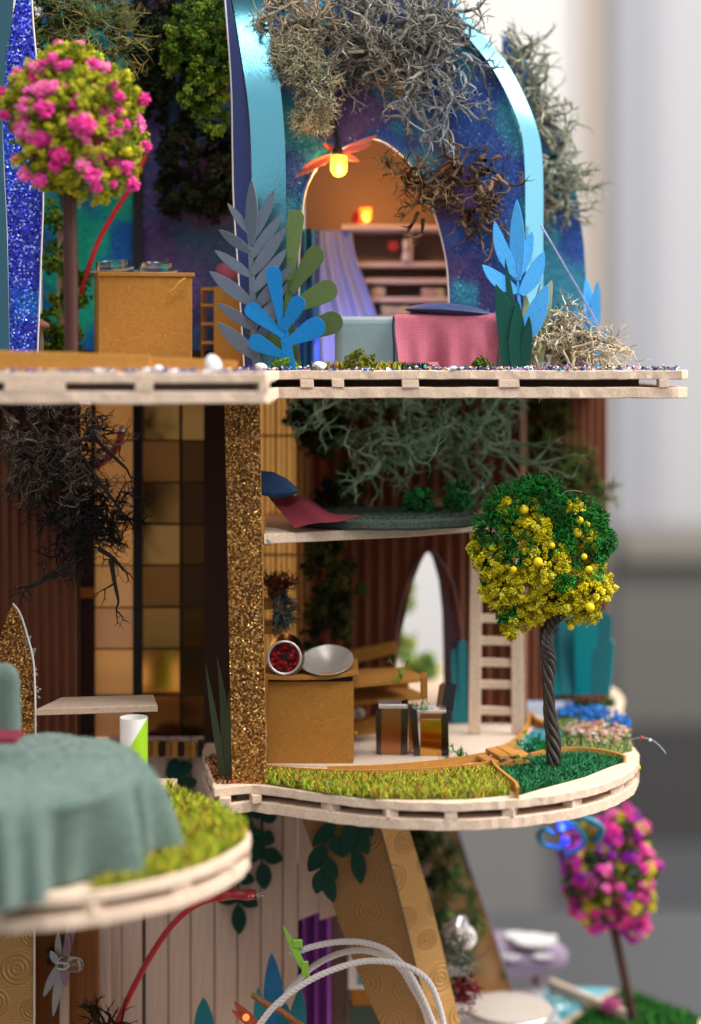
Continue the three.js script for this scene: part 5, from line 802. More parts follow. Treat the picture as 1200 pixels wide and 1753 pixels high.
  flowers('flower_patch', 'bright blue flower patch by the pool on the round deck', [1010, 1250, 180], [onLevel(955, 1240, YM), onLevel(1080, 1262, YM), onLevel(1074, 1244, YM), onLevel(1020, 1230, YM), onLevel(950, 1228, YM)], 170, [[0.02, 0.16, 0.5], [0.03, 0.22, 0.6], [0.02, 0.1, 0.4]], 3.6, 94);
  flowers('flower_patch', 'pink white and yellow speckled flower patch in front of the blue flowers', [1020, 1285, 120], [onLevel(968, 1272, YM), onLevel(1030, 1284, YM), onLevel(1078, 1278, YM), onLevel(1080, 1264, YM), onLevel(1010, 1254, YM), onLevel(966, 1260, YM)], 200, [[0.6, 0.3, 0.32], [0.65, 0.55, 0.45], [0.65, 0.4, 0.08], [0.6, 0.18, 0.2], [0.7, 0.65, 0.62]], 2.6, 95);
  const R = rng(96), sp = (x, y, z, n, lb) => { const a = new Acc(); sprigs(a, [[x, y, z, 10], [x + 12, y + 3, z, 8]], n, 10, 1, [lin(0x1a7a2a), lin(0x2f9a30), lin(0x0f5a1c)], R, 4); clump('green_sprig', lb, 'sprig', [x, y + 8, z], a.build(), 'stems'); };
  sp(776, 1298, 70, 44, 'small green sprig between the two kerbs'); sp(905, 1272, 120, 60, 'bright green sprig growing from the stream'); sp(918, 1280, 110, 40, 'second bright green sprig at the stream nearer the tree'); sp(880, 1314, -10, 24, 'low green sprig at the corner of the dark green grass'); sp(677, 1146, 130, 8, 'tiny green sprig lying on the desk'); sp(722, 1208, 100, 12, 'tiny green sprig on the gold mirror chair');
  const bw = thing('bead_wire', 'thin bent wire with a red bead poking out past the flowers', 'wire', [1075, 1262, 150]);
  part(bw, 'wire', tube([[1060, 1274, 140], [1080, 1266, 120], [1100, 1263, 100], [1118, 1268, 90], [1132, 1280, 84], [1140, 1290, 80]], 0.9, 6), std({ color: rgb(0.3, 0.36, 0.36), roughness: 0.5 }));
  part(bw, 'red_bead', new THREE.SphereGeometry(3.4, 10, 8).translate(...W(1098, 1263, 100).toArray()), M.red); part(bw, 'white_bead', new THREE.SphereGeometry(2.8, 10, 8).translate(...W(1113, 1267, 92).toArray()), M.white);
  const pin = thing('rim_bead', 'yellow bead stuck to the rim of the round deck', 'bead', [1092, 1314, 60]); part(pin, 'bead', new THREE.SphereGeometry(6, 12, 8).translate(...W(1091, 1314, 60).toArray()), std({ color: rgb(0.7, 0.45, 0.03) }));
}
{
  const g = thing('yellow_tree', 'tree of yellow foam and green sprigs with a twisted dark wire trunk', 'tree', [945, 1322, 0]), R = rng(101);
  const spine = [[946, 1322, 0], [944, 1260, 0], [942, 1190, 0], [937, 1130, 0], [933, 1098, 0], [942, 1072, 0], [953, 1045, 0], [948, 1000, 0]];
  const c = curve(spine.map((p) => W(...p)), false, 10), strands = [];
  for (let s = 0; s < 5; s++) strands.push(new THREE.TubeGeometry(new THREE.CatmullRomCurve3(c.map((p, k) => p.clone().add(V(3 * Math.sin(k * 0.21) + 1.6 * Math.sin(k * 0.53 + s), 0, 2 * Math.sin(k * 0.3 + 1))).add(V(6.6 * Math.cos(k * 0.3 + s * 1.2566), 0, 6.6 * Math.sin(k * 0.3 + s * 1.2566))))), 150, 5.6, 7));
  part(g, 'trunk', strands, M.wire);
  const limb = (pts, r) => tube(pts.map((p) => [p[0], p[1], p[2] ?? 0]), r, 7);
  part(g, 'limbs', [limb([[948, 1040], [930, 1000, -10], [890, 980, -20], [860, 950, -20]], 6), limb([[948, 1030], [970, 990, -6], [1000, 950, -10]], 6), limb([[948, 1010], [925, 930, -10], [915, 880, -10]], 6), limb([[950, 1040], [990, 1030, 0], [1020, 1010, 0]], 5)], M.wire);
  const yb = [[845, 960, -10, 34], [860, 1010, -5, 30], [895, 1000, -24, 30], [930, 960, -30, 44], [960, 1010, -20, 44], [1000, 1010, 0, 42], [918, 1040, -6, 26], [985, 1036, 0, 32], [1020, 990, 10, 26], [880, 900, -16, 24], [900, 872, -6, 20], [1000, 920, 0, 26], [826, 925, 10, 20], [880, 1045, 0, 26], [920, 905, -34, 22], [900, 1062, 4, 18]];
  const gb = [[965, 1000, -52, 12], [1038, 925, 8, 13], [905, 836, 0, 15], [852, 874, 0, 20], [1020, 890, 8, 16], [870, 862, -24, 30], [925, 846, -24, 30], [985, 876, -26, 34], [842, 900, -14, 26], [1012, 915, -16, 22], [960, 930, -44, 20], [880, 860, 10, 34], [930, 850, 10, 36], [975, 890, 6, 40], [1005, 900, 14, 30], [860, 920, -24, 38], [895, 935, -30, 34], [835, 945, 6, 28], [960, 960, -14, 30], [1000, 970, -14, 34], [870, 1050, -10, 14], [845, 990, 0, 16], [1024, 940, 10, 16], [940, 900, 10, 50]];
  const a = new Acc(); foam(a, [...yb, [868, 866, -30, 13], [985, 868, -40, 12], [815, 940, 10, 13], [838, 1012, 0, 17], [1040, 1006, 8, 15], [872, 1076, 0, 15], [1012, 1052, 0, 16]], 44000, 1.95, [lin(0xc4b412), lin(0xd2c41e), lin(0xa89a10), lin(0xded23c)], R); part(g, 'yellow_foam', a.build(), M.veg);
  const b = new Acc(); sprigs(b, gb, 3600, 8, 1.05, [lin(0x0d5a1a), lin(0x167a26), lin(0x0a4014), lin(0x2a8a30)], R, 4); foam(b, gb.map((q) => [q[0], q[1], q[2], q[3] * 0.8]), 1800, 3, [lin(0x0a3a12), lin(0x0c4a18)], R); part(g, 'green_sprigs', b.build(), M.vegGloss);
  const yel = std({ color: rgb(0.8, 0.58, 0.015), roughness: 0.55 });
  for (const [x, y, r, z] of [[897, 872, 9, -40], [992, 891, 8, -34], [1005, 898, 6.5, -34], [988, 912, 9, -40], [921, 962, 9, -78], [879, 975, 6.5, -62], [1020, 1022, 8, -30], [977, 1073, 7, -20], [1010, 1040, 9, -40], [1008, 975, 7, -50], [945, 934, 6, -66], [832, 952, 5, -20], [1000, 953, 6, -50]]) part(g, 'berry', new THREE.SphereGeometry(r * 0.88, 16, 12).translate(...W(x, y, z).toArray()), yel);
  part(g, 'loose_fibre', tube([[958, 852, -20], [968, 842, -24], [984, 840, -26], [996, 842, -26]], 0.8, 5), M.greyBoard);
}
{
  const g = thing('far_pool', 'blue resin pool on the distant white round deck', 'pool', [1000, 1195, 600], null, 'structure');
  part(g, 'water', flat([[150, 380], [420, 400], [480, 520], [470, 640], [300, 640], [150, 560]], YM - 3, 3, 0.4), phy({ color: rgb(0.03, 0.2, 0.55), roughness: 0.15, clearcoat: 0.6 }));
  const t = thing('grass', 'small dark green turf rim beside the distant blue pool', 'grass', [1040, 1190, 640], null, 'stuff'); part(t, 'blades', grass([[430, 520], [540, 560], [540, 740], [430, 760], [480, 640]], YM - 7, 1500, 14, 2, [lin(0x2f6a3a), lin(0x4f7f3f)], 111, 0.6), M.veg);
  const s = thing('sequins', 'lilac gravel strip in front of the distant pool', 'gravel', [990, 1215, 480], null, 'stuff'); part(s, 'flakes', sequins([[290, 360], [420, 380], [500, 470], [480, 500], [300, 400]], YM - 7, 420, 5, 112, 6), std({ vertexColors: true, roughness: 0.6 }));
}

// ---------- lower storey ----------
{
  const g = thing('garden_base', 'cream board base under the garden', null, V(300, YG, -400), null, 'structure');
  part(g, 'board', flat([[-900, -150], [700, -150], onLevel(1290, 1790, YG), onLevel(1200, 1742, YG), onLevel(1060, 1692, YG), onLevel(905, 1690, YG), onLevel(600, 1690, YG), [-900, 900]], YG - 3, 40, 1), M.board);
}
{
  const g = thing('plank_wall', 'pale pinkish plank wall of the lower storey behind the red wire', 'wall', [380, 1790, 220]), R = rng(121);
  const xs = [186, 208, 248, 288, 326, 367, 406, 446, 484, 510];
  xs.slice(0, -1).forEach((x, k) => part(g, 'plank', slab(x + 1, xs[k + 1] - (k === 1 ? 5 : 0.8), 1262, 1860, 220 + R() * 3, 10, 1.2), M.plank));
  for (const [a, b] of [[510, 546], [546, 590]]) part(g, 'plank', ext([[a + 0.8, 1262], [b, 1262], [b, 1562], [a + 0.8, 1576]], 220 + R() * 3, 10, { bevel: 0.8 }), M.plank);
  part(g, 'backing', slab(186, 508, 1262, 1850, 233, 6, 0), M.dark);
  const p = thing('corner_post', 'pair of wooden corner posts beside the star lamp', 'post', [140, 1790, 150]);
  part(p, 'post', slab(112, 168, 1540, 1880, 160, 30, 1.5), M.woodPost); part(p, 'post', slab(168, 187, 1540, 1880, 175, 20, 1.5), M.plank, 'pale narrow post');
  const q = thing('corner_post', 'dark golden brown wooden post right behind the star lamp', 'post', [85, 1790, 110]);
  part(q, 'post', slab(50, 116, 1540, 1900, 110, 30, 1.5), std({ map: M.woodPost.map, color: rgb(0.62, 0.5, 0.34), roughness: 0.4 }));
  part(q, 'pale_strip', ext([[103, 1670], [117, 1560], [118, 1900], [100, 1900]], 104, 4), M.plank);
  const e = thing('gold_support', 'gold embossed paper support at the bottom left edge', 'support', [20, 1820, -30]);
  part(e, 'panel', slab(-60, 59, 1500, 1900, 40, 5, 0.6), M.emboss); part(e, 'paper_edge', slab(57, 60, 1500, 1900, 38.5, 3, 0.5), M.edge);
}
{
  const g = thing('gold_support', 'gold embossed paper support slanting down to the right under the round deck', 'support', [720, 1800, 150]);
  part(g, 'inner_face', ext([[500, 1350], [634, 1350], [652, 1418], [672, 1490], [690, 1560], [707, 1630], [724, 1700], [750, 1800], [672, 1800], [640, 1730], [606, 1650], [575, 1565], [545, 1480], [520, 1410]], 130, 4, { bevel: 0.6 }), M.goldPlain);
  part(g, 'outer_band', strip([[628, 1350, 129], [651, 1418, 129], [671, 1490, 129], [689, 1560, 129], [706, 1630, 129], [723, 1700, 129], [752, 1810, 129]], [[680, 1350, 168], [700, 1418, 168], [722, 1490, 168], [742, 1560, 168], [759, 1630, 168], [775, 1700, 168], [803, 1810, 168]], 2), M.emboss);
  part(g, 'paper_edge', tube([[628, 1350, 126], [651, 1418, 126], [671, 1490, 126], [689, 1560, 126], [706, 1630, 126], [723, 1700, 126], [752, 1810, 126]], 1.8, 6), std({ color: rgb(0.18, 0.13, 0.1) }));
}
{
  const g = thing('curtain', 'purple ribbed curtain in the lower doorway', 'curtain', [540, 1790, 300]);
  part(g, 'cloth', grid(60, 8, (u, v) => W(lerp(504, 566, u), lerp(1820, 1550, v), 290 + 12 * Math.sin(u * 19))), phy({ color: rgb(0.22, 0.04, 0.3), roughness: 0.6, sheen: 0.4, sheenColor: rgb(0.5, 0.3, 0.6) }));
  const w = thing('inner_wall', 'grey brown wall inside the lower doorway', 'wall', [600, 1790, 380]);
  part(w, 'panel', slab(490, 740, 1480, 1860, 380, 6, 0), std({ color: rgb(0.22, 0.16, 0.14) })); part(w, 'post', slab(566, 594, 1540, 1860, 320, 16, 1), std({ color: rgb(0.16, 0.11, 0.1) }));
  const bk = [[596, 628, 1640, 1694, 'white and turquoise booklet standing in the lower doorway', M.white], [602, 650, 1694, 1722, 'tan cardboard book lying in the lower doorway', M.card], [598, 660, 1722, 1760, 'dark green book under the tan one', std({ color: rgb(0.06, 0.09, 0.07) })]];
  for (const [x0, x1, y0, y1, lb, m] of bk) { const o = thing('booklet', lb, 'book', [(x0 + x1) / 2, y1, 300]); part(o, 'cover', slab(x0, x1, y0, y1, 300, 30, 1.5), m); if (m === M.white) part(o, 'print', slab(x0 + 16, x1 - 2, y0 + 6, y1 - 8, 298, 2, 0.4), std({ color: rgb(0.03, 0.35, 0.45) })); }
}
const sprig = (label, z, stem, leaves) => paperPlant('leaf_garland', label, [stem[0][0], stem[0][1], z], z, M.paperLeaf, stem, leaves.map((l) => [...l.slice(0, 3), 'point', 0.25]), 2.5, 2.5);
sprig('dark green paper leaf garland hanging right of the front deck tip', 200, [[450, 1370], [447, 1440], [450, 1500]], [[[446, 1400], [420, 1372], 12], [[448, 1400], [476, 1390], 14], [[446, 1430], [470, 1442], 14], [[448, 1440], [428, 1480], 14], [[450, 1460], [484, 1472], 14], [[450, 1480], [453, 1524], 14], [[446, 1425], [424, 1432], 12]]);
sprig('dark green paper leaf garland behind the tip of the red wire', 202, [[405, 1480], [408, 1530], [408, 1556]], [[[406, 1500], [436, 1508], 13], [[406, 1510], [382, 1500], 12], [[408, 1532], [374, 1546], 13], [[408, 1532], [442, 1552], 13], [[408, 1552], [410, 1600], 13]]);
sprig('dark green paper leaf garland in front of the slanting gold support', 108, [[575, 1390], [556, 1450], [552, 1500]], [[[572, 1410], [534, 1450], 12], [[566, 1430], [588, 1470], 12], [[556, 1450], [528, 1494], 15], [[556, 1470], [576, 1506], 13], [[554, 1490], [541, 1530], 14], [[554, 1490], [572, 1546], 13]]);
sprig('dark green paper leaf garland high on the slanting gold support', 112, [[610, 1390], [608, 1430], [610, 1460]], [[[604, 1400], [590, 1466], 14], [[610, 1400], [604, 1466], 13], [[612, 1410], [640, 1430], 13], [[612, 1420], [630, 1464], 13], [[610, 1456], [618, 1516], 13]]);
sprig('dark green paper leaves on the plank wall seen through the gap between the decks', 200, [[300, 1280], [302, 1340], [330, 1400]], [[[300, 1300], [294, 1350], 15], [[302, 1320], [330, 1310], 13], [[306, 1345], [338, 1338], 13], [[312, 1370], [290, 1390], 14], [[318, 1370], [352, 1372], 14]]);
sprig('dark green paper leaves under the corner of the round deck', 198, [[395, 1380], [420, 1400], [440, 1420]], [[[400, 1384], [386, 1420], 13], [[410, 1390], [446, 1384], 13], [[430, 1404], [404, 1432], 12]]);
{
  const g = thing('star_lamp', 'unlit star lamp with silver mauve petals and a clear bulb', 'lamp', [110, 1700, 60]);
  const pt = phy({ color: rgb(0.3, 0.17, 0.2), metalness: 0.5, roughness: 0.25, clearcoat: 0.5 }), pl = phy({ color: rgb(0.36, 0.33, 0.32), metalness: 0.5, roughness: 0.3 });
  [[[106, 1652], [129, 1575], 7, pt], [[100, 1650], [98, 1596], 6, pl], [[104, 1652], [92, 1739], 7, pl], [[100, 1652], [74, 1707], 7, pl], [[112, 1650], [118, 1600], 6, pt], [[110, 1654], [112, 1690], 7, pt], [[98, 1650], [86, 1628], 6, pl]].forEach(([a, b, w, m], k) => part(g, 'petal', leaf(a, b, w, 58 - k * 2, 1.6, 'point', 0.5), m));
  const b = new THREE.CapsuleGeometry(12.5, 22, 8, 24); b.rotateZ(Math.PI / 2 - 0.08); const q = W(120, 1651, 44); b.translate(q.x, q.y, q.z); part(g, 'bulb', b, M.clear);
  part(g, 'bulb_core', [tube([[98, 1655, 44], [112, 1656, 44], [120, 1652, 44]], 1.6, 6), tube([[98, 1648, 44], [118, 1650, 44]], 1.4, 6)], M.silver);
  part(g, 'cap', lathe(W(86, 1650, 62), [[0, 0], [7, 2], [8, 14], [0, 22]], 12), M.black);
  part(g, 'bracket', slab(78, 100, 1636, 1652, 66, 44, 1), M.black);
}
{
  const g = thing('red_wire', 'long red insulated wire arching up to the right before the plank wall', 'wire', [200, 1790, 60]);
  part(g, 'sheath', tube([[180, 1800, 60], [200, 1753, 58], [226, 1696, 54], [262, 1630, 48], [300, 1578, 42], [344, 1545, 36], [388, 1535, 30], [400, 1534, 30]], 5.4, 12, 12), M.red);
  part(g, 'cut_end', noiseMove(tube([[378, 1535, 30], [400, 1531, 30], [422, 1531, 30], [438, 1532, 30]], 8, 10), 5, 0.12, 4), phy({ color: rgb(0.45, 0.02, 0.03), roughness: 0.3, clearcoat: 0.6 }));
  part(g, 'strands', [tube([[436, 1532, 30], [448, 1528, 30]], 0.8, 4), tube([[436, 1531, 30], [452, 1534, 28]], 0.8, 4), tube([[436, 1533, 30], [446, 1536, 32]], 0.8, 4)], M.silver);
  const R = rng(131), a = new Acc(); for (let k = 0; k < 9; k++) branch(a, W(168 + R() * 24, 1765, 20), V(R() - 0.45, 1, R() - 0.5).normalize(), 25, 3.6, 3, R, { curl: 0.35, spread: 0.9, cols: [lin(0x2e2014), lin(0x3d2b1c), lin(0x1f150e)] });
  clump('twig', 'dark brown lichen twig at the foot of the red wire', 'twig', [180, 1770, 20], a.build());
}
{
  const cordT = tex(64, 16, (u, v) => { const f = 0.5 + 0.5 * Math.sin((u + v) * 6.283 * 2); return [f, f, f]; }, false), cm = std({ color: rgb(0.62, 0.58, 0.56), roughness: 0.85 });
  const cord = (label, pts) => { const g = thing('twisted_cord', label, 'cord', [pts[0][0], pts[0][1], pts[0][2]]), c = new THREE.CatmullRomCurve3(pts.map((p) => W(...p)), false, 'centripetal'), n = 220, L = c.getLength(), P = c.getSpacedPoints(n), st = []; const off = (ph) => P.map((p, k) => { const t = P[Math.min(n, k + 1)].clone().sub(P[Math.max(0, k - 1)]).normalize(), a = V(0, 0, 1).addScaledVector(t, -t.z).normalize(), b = t.clone().cross(a), w = (k / n) * L / 26 * 6.283 + ph; return p.clone().addScaledVector(a, 1.9 * Math.cos(w)).addScaledVector(b, 1.9 * Math.sin(w)); }); for (let s = 0; s < 3; s++) st.push(new THREE.TubeGeometry(new THREE.CatmullRomCurve3(off(s * 2.094)), 260, 3.7, 8)); part(g, 'strands', st, cm); return g; };
  cord('white twisted paper cord whose end is held by the green clip', [[498, 1634, 20], [530, 1622, 20], [574, 1613, 22], [618, 1613, 26], [660, 1626, 32], [696, 1660, 40], [722, 1706, 46], [748, 1770, 50], [756, 1810, 50]]);
  cord('white twisted paper cord arching behind the other two', [[478, 1720, 60], [500, 1690, 56], [540, 1652, 54], [590, 1630, 54], [630, 1628, 54], [676, 1648, 54], [706, 1690, 54], [730, 1740, 54], [740, 1810, 54]]);
  cord('white twisted paper cord rising from the bottom edge to the front of the gold support', [[440, 1760, -30], [470, 1722, -28], [520, 1684, -22], [570, 1660, -16], [630, 1645, -10], [690, 1652, -4], [730, 1676, 0], [750, 1716, 4], [762, 1770, 8], [766, 1810, 8]]);
  const g = thing('leaf_clip', 'lime green plastic leaf clip on the cord end', 'clip', [510, 1670, 10]), m = phy({ color: rgb(0.24, 0.5, 0.04), roughness: 0.35, clearcoat: 0.4 });
  part(g, 'blade', leaf([528, 1674], [484, 1583], 6, 10, 5, 'point', 0.7), m); part(g, 'knob', slab(500, 518, 1609, 1624, 6, 8, 3), m); part(g, 'foot', slab(516, 528, 1646, 1672, 6, 6, 2), m);
  const t = thing('paper_crystals', 'teal and blue paper crystals before the plank wall', 'paper crystals', [470, 1800, 90]);
  [[350, 1800, 348, 1708, 17], [450, 1800, 442, 1690, 12], [474, 1800, 464, 1636, 19], [505, 1800, 514, 1688, 15], [486, 1800, 490, 1720, 12]].forEach(([x, y, a, b, w], k) => part(t, 'spike', leaf([x, y], [a, b], w, 90 + (k % 3) * 6, 3, 'point', 0.5), k === 2 ? paperSheet(0.01, 0.16, 0.34, 0.2) : M.teal));
  const l = thing('orange_light', 'orange translucent petal light glowing at the bottom edge', 'lamp', [430, 1760, -20]), om = phy({ color: rgb(0.4, 0.1, 0.05), transmission: 0.4, thickness: 0, roughness: 0.3, emissive: rgb(1, 0.2, 0.03), emissiveIntensity: 0.015 });
  for (const [x, y] of [[400, 1714], [396, 1730], [410, 1722], [420, 1738]]) part(l, 'petal', leaf([444, 1762], [x, y], 7, -20 + (x % 5) * 2, 2.5, 'point', 0.6), om);
  part(l, 'bulb', new THREE.SphereGeometry(6, 14, 10).translate(...W(421, 1742, -26).toArray()), std({ color: rgb(1, 0.3, 0.1), emissive: rgb(1, 0.22, 0.05), emissiveIntensity: 1.2 }));
  const pl = new THREE.PointLight(rgb(1, 0.25, 0.05), 0.00015); pl.name = 'petal_light'; pl.shadow.radius = 0.06; pl.castShadow = true; pl.position.copy(W(421, 1742, -26).sub(l.base)).multiplyScalar(U); l.add(pl);
  const s = thing('stick', 'brown bark stick lying across the teal crystals', 'stick', [470, 1740, 30]); part(s, 'bark', noiseMove(tube([[432, 1704, 40], [462, 1722, 40], [490, 1738, 36], [530, 1764, 30]], 6, 8), 4, 0.08, 4), M.woodPost);
}
// garden at the right
{
  const g = thing('printed_support', 'tan printed paper support with mossy green patches beyond the slanting gold one', 'support', [800, 1640, 520]);
  part(g, 'panel', ext([[690, 1380], [770, 1380], [800, 1470], [832, 1560], [862, 1650], [880, 1700], [740, 1700]], 520, 4, { bevel: 0.5 }), std({ map: tex(256, 190, (u, v) => { const f = fbm(u, v, 4, 4, 9); return mixc(mixc(hex(0xa07848), hex(0xc4a070), fbm(u, v, 8, 3, 5)), hex(0x5a6a40), smooth(0.5, 0.68, f) * 0.8); }), roughness: 0.6 }));
  part(g, 'paper_edge', tube([[770, 1380, 516], [800, 1470, 516], [832, 1560, 516], [862, 1650, 516], [880, 1700, 516]], 2.6, 6), std({ color: rgb(0.24, 0.22, 0.26) }));
  { const R = rng(144), a = new Acc(); foam(a, [[740, 1440, 505, 22], [770, 1480, 505, 20], [790, 1530, 505, 22], [760, 1560, 505, 20], [805, 1590, 505, 20], [765, 1610, 505, 18], [750, 1500, 505, 18]], 1800, 4, [lin(0x4a6a34), lin(0x6a7a40), lin(0x35502a), lin(0x8a7a4a)], R); clump('moss_clump', 'green moss growing on the printed tan support in the garden', 'moss', [775, 1560, 500], a.build(), 'foam'); }
  const R = rng(141), a = new Acc(); foam(a, [[716, 1425, 300, 16], [726, 1450, 300, 13], [720, 1470, 300, 10], [740, 1500, 310, 12], [712, 1440, 300, 12]], 700, 4, [lin(0x2a3a18), lin(0x3c4a20), lin(0x1c2812)], R); clump('moss_clump', 'dark moss hanging beside the slanting gold support', 'moss', [722, 1460, 300], a.build(), 'foam');
  const lc = lichen([[780, 1625, 250, 16, 24, 16], [788, 1650, 250, 14, 20, 14]], 34, { len: 22, r: 2, depth: 3, curl: 0.5, spread: 1.1, cols: [lin(0x6a7068), lin(0x50584f), lin(0x868a7e)] }, 142); clump('lichen_clump', 'grey green lichen beside the edge of the gold support in the garden', 'lichen', [785, 1660, 250], lc);
  const r = lichen([[792, 1692, 240, 16, 22, 14]], 60, { len: 14, r: 2.2, depth: 2, curl: 0.5, spread: 1.2, cols: [lin(0x7a2030), lin(0x5a1420), lin(0x8f3040)] }, 143); clump('lichen_clump', 'dark red moss tuft in the garden beside the gold support', 'moss', [792, 1720, 240], r, 'branches');
  const sb = thing('foil_ball', 'crumpled white silver foil ball behind the gold support', 'foil', [785, 1610, 330]); part(sb, 'foil', noiseMove(new THREE.SphereGeometry(24, 22, 16).translate(...W(776, 1590, 330).toArray()), 14, 0.06, 6), M.silver); part(sb, 'foil', noiseMove(new THREE.SphereGeometry(22, 22, 16).translate(...W(796, 1606, 340).toArray()), 14, 0.06, 9), M.white);
  for (const [x0, x1, y0, y1, z, lb] of [[766, 796, 1655, 1672, 236, 'white paper scrap above the dark red moss'], [768, 802, 1716, 1731, 230, 'white paper block under the dark red moss']]) { const o = thing('paper_scrap', lb, 'paper', [x0, y1, z]); part(o, 'sheet', noiseMove(slab(x0, x1, y0, y1, z, 16, 2), 4, 0.08, x0), M.white); }
}
{
  const g = thing('purple_table', 'purple oval table with white dishes in the garden', 'table', [900, 1706, 740]);
  const oval = (cx, y, rx, z, rz, Y, t) => { const o = []; for (let k = 0; k < 48; k++) { const a = k / 48 * 6.283; o.push([(cx - 600) * K(z) + rx * Math.cos(a), z + rz * Math.sin(a)]); } return flat(o, Y, t, 1); };
  part(g, 'tabletop', oval(868, 1640, 128, 700, 130, -1268, 10), std({ color: rgb(0.33, 0.26, 0.35), roughness: 0.5 }));
  part(g, 'leg', (() => { const p = W(920, 1700, 720); return new THREE.CylinderGeometry(11, 12, 94, 16).translate(p.x, -1322, p.z); })(), std({ color: rgb(0.32, 0.2, 0.24) }));
  const top = -1268, put = (name, label, cat, x, z, geo, mat) => { const X = (x - 600) * K(z), o = thing(name, label, cat, V(X, top, -z)); part(o, 'body', geo.translate(X, top, -z), mat); };
  put('plate', 'dark rimmed white plate at the left of the purple table', 'plate', 826, 680, new THREE.LatheGeometry([[0, 1], [26, 2], [38, 7], [40, 9], [38, 9], [0, 3]].map((q) => new THREE.Vector2(...q)), 28), std({ color: rgb(0.5, 0.5, 0.54) }));
  put('plate', 'white bowl with a dark base at the right of the purple table', 'plate', 912, 720, new THREE.LatheGeometry([[0, 0], [22, 1], [24, 6], [42, 10], [44, 18], [40, 19], [0, 14]].map((q) => new THREE.Vector2(...q)), 28), M.white);
  put('paper_scrap', 'crumpled white napkin in the middle of the purple table', 'napkin', 866, 640, noiseMove(new THREE.SphereGeometry(24, 20, 14).scale(1.5, 0.3, 1).translate(0, 7, 0), 8, 0.06, 5), M.white);
  for (const [x, z, s, lb] of [[796, 650, 1, 'small white dish at the far left of the purple table'], [884, 780, 0.8, 'small white dish at the back of the purple table'], [930, 650, 0.7, 'tiny white dish at the front right of the purple table']]) put('plate', lb, 'plate', x, z, new THREE.LatheGeometry([[0, 1], [22, 2], [32, 9], [30, 9], [0, 4]].map((q) => new THREE.Vector2(q[0] * s, q[1] * s)), 24), M.white);
  put('cup', 'tiny cream cup at the right rim of the purple table', 'cup', 946, 740, new THREE.CylinderGeometry(10, 8, 18, 16).translate(0, 9, 0), M.white);
  for (const [x, z, r, lb] of [[800, 560, 34, 'shiny disc lying at the left end of the white bench'], [842, 700, 26, 'small shiny disc on the lilac path under the purple table'], [905, 560, 20, 'small shiny disc at the edge of the turquoise pool']]) { const o = thing('foil_disc', lb, 'disc', V((x - 600) * K(z), YG, -z)); part(o, 'disc', new THREE.CylinderGeometry(r, r * 0.96, 7, 28).translate((x - 600) * K(z), YG + 5, -z), M.silver); }
  const ic = thing('white_gravel', 'blue white sparkling gravel round the garden tables', 'gravel', V(330, YG, -600), null, 'stuff'); part(ic, 'stones', sequins([onLevel(770, 1752, YG), onLevel(960, 1752, YG), onLevel(915, 1704, YG), onLevel(770, 1704, YG)], YG, 900, 7, 155, 8), std({ color: rgb(1, 1, 1), roughness: 0.5, vertexColors: false }));
  const b = thing('bench', 'rounded white bench in front of the purple table', 'bench', [850, 1710, 620]); const p = W(850, 1700, 620), q = new THREE.CapsuleGeometry(34, 130, 10, 28); q.rotateZ(Math.PI / 2 - 0.1); q.scale(1, 0.8, 1); q.translate(p.x, YG + 32, p.z); part(b, 'seat', q, M.white);
  const d = thing('disc_table', 'round beige table with a shiny metal rim at the bottom of the garden', 'table', [870, 1780, 400]); const dz = 400, dx = (872 - 600) * K(dz);
  part(d, 'tabletop', new THREE.CylinderGeometry(80, 80, 6, 48).translate(dx, -1276, -dz), std({ color: rgb(0.5, 0.44, 0.38) })); part(d, 'rim', new THREE.TorusGeometry(81, 6, 10, 60).rotateX(Math.PI / 2).translate(dx, -1280, -dz), M.silver); part(d, 'leg', new THREE.CylinderGeometry(24, 28, 84, 24).translate(dx, YG + 45, -dz), M.silver);
  const pth = thing('path', 'lilac gravel path beside the garden pool', null, [900, 1700, 700], null, 'structure'); part(pth, 'sheet', flat([onLevel(780, 1694, YG), onLevel(965, 1694, YG), onLevel(960, 1706, YG), onLevel(890, 1712, YG), onLevel(780, 1712, YG)], YG + 1, 3, 0.3), std({ color: rgb(0.42, 0.34, 0.48) }));
  const wt = thing('garden_pool', 'glittering turquoise pool in the garden', null, [960, 1715, 650], null, 'structure'); part(wt, 'water', noiseMove(flat([onLevel(915, 1712, YG), onLevel(930, 1693, YG), onLevel(1046, 1693, YG), onLevel(1000, 1724, YG), onLevel(950, 1752, YG), onLevel(880, 1740, YG)], YG + 3, 3, 0.3), 2, 0.05, 4), phy({ color: rgb(0.08, 0.45, 0.58), roughness: 0.1, clearcoat: 1 }));
  const sq = thing('sequins', 'glittering turquoise sequins in the garden pool', 'sequins', [960, 1730, 620], null, 'stuff'); part(sq, 'flakes', (() => { const R = rng(151), a = new Acc(), pl = [onLevel(915, 1712, YG), onLevel(1000, 1700, YG), onLevel(975, 1740, YG), onLevel(900, 1740, YG)]; for (let k = 0; k < 160; k++) { const s = scatter(pl, R); E4.set(R() - 0.5, R() * 6, R() - 0.5); a.geo(DISC, M4.compose(V(s[0], YG + 6, -s[1]), Q4.setFromEuler(E4), V(6, 6, 6)), [[0.5, 0.8, 0.85], [0.05, 0.6, 0.6], [0.8, 0.9, 0.9]][k % 3]); } return a.build(); })(), M.sequin);
  const wl = thing('garden_wall', 'low cream board wall between the pool and the dark turf', 'wall', [1000, 1725, 600]);
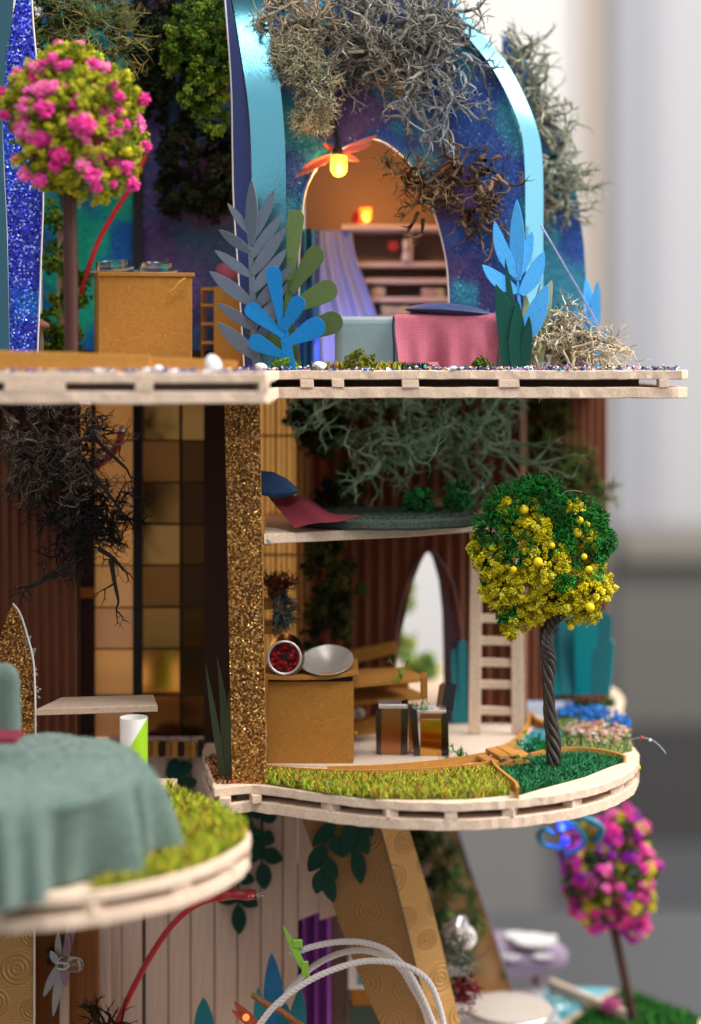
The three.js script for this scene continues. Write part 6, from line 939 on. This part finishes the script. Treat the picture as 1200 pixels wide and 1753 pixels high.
  { const a = onLevel(958, 1752, YG), c = onLevel(1052, 1696, YG), geo = grid(1, 1, (u, v) => V(0, 0, 0)), L = Math.hypot(c[0] - a[0], c[1] - a[1]), bx = new RoundedBoxGeometry(L, 26, 14, 2, 3); bx.rotateY(-Math.atan2(-(c[1] - a[1]), c[0] - a[0]) * -1); bx.translate((a[0] + c[0]) / 2, YG + 13, -(a[1] + c[1]) / 2); part(wl, 'board', bx, M.board); }
  const poly = [onLevel(985, 1748, YG), onLevel(1058, 1702, YG), onLevel(1066, 1697, YG), onLevel(1196, 1744, YG), onLevel(1190, 1800, YG), onLevel(960, 1790, YG)];
  const tf = thing('grass', 'dark green turf under the pink and purple tree', 'grass', [1100, 1745, 560], null, 'stuff'); part(tf, 'mat', flat(poly, YG + 1.5, 2, 0), std({ color: rgb(0.02, 0.07, 0.02) })); part(tf, 'blades', grass(poly, YG, 7000, 13, 1.4, [lin(0x2a6a24), lin(0x3a7f2c), lin(0x1c5020)], 152, 0.9), M.veg);
  const R = rng(153), pf = new Acc(); foam(pf, [[1046, 1722, 600, 9], [1030, 1726, 600, 5], [1078, 1744, 570, 8]], 120, 4, [[0.6, 0.08, 0.3], [0.7, 0.2, 0.4]], R); clump('fallen_blossoms', 'tiny pink blossoms lying on the dark turf', 'flowers', [1046, 1730, 600], pf.build(), 'blooms', M.veg);
}
{
  const P2 = [...PINKS, blossom(0.42, 0.03, 0.38), blossom(0.35, 0.02, 0.42), blossom(0.62, 0.05, 0.3), blossom(0.62, 0.5, 0.03), blossom(0.55, 0.45, 0.02)];
  const g = flowerTree('flowering_tree', 'smaller tree of pink purple and yellow blossoms under the round deck', [1084, 1748, 560], 9, [1046, 1570], [[1045, 1490, 560, 64], [1010, 1510, 560, 44], [1085, 1480, 560, 40], [1060, 1430, 560, 44], [1010, 1460, 560, 44], [1075, 1540, 560, 40], [1085, 1585, 565, 18], [1020, 1550, 560, 34]], 2.8, 20000, [lin(0x4a5a1a), lin(0x6a6a12), lin(0x2a5a20), lin(0x4a3a3a)], { n: 260 }, P2, 13, 161, 170);
}
{
  const g = lamp('blue_chandelier', 'glowing blue light with a teal swirl hanging under the round deck', [955, 1392, 420], [962, 1414, 420], 8, rgb(0.06, 0.12, 1), 0.0014, 5);
  const m = g.children.find((c) => c.name === 'bulb').material, p = W(968, 1440, 420);
  part(g, 'bulb', new THREE.SphereGeometry(9, 16, 12).translate(p.x, p.y, p.z), m); part(g, 'bulb', new THREE.SphereGeometry(7, 16, 12).translate(...W(975, 1412, 424).toArray()), m);
  const tm = std({ color: rgb(0.005, 0.16, 0.25), roughness: 0.35, metalness: 0.3 });
  part(g, 'swirl', [tube([[966, 1452, 416], [944, 1450, 416], [926, 1442, 416], [922, 1428, 416], [932, 1420, 416], [946, 1428, 416]], 5, 8), tube([[966, 1400, 416], [990, 1418, 416], [1000, 1440, 416], [985, 1456, 416], [966, 1462, 416]], 5, 8), tube([[975, 1396, 420], [1010, 1404, 420], [1030, 1420, 420], [1020, 1440, 420]], 7, 8)], tm);
  part(g, 'hook', tube([[958, 1380, 420], [958, 1400, 420]], 3, 6), M.dark);
}

renderer.render(scene, camera);
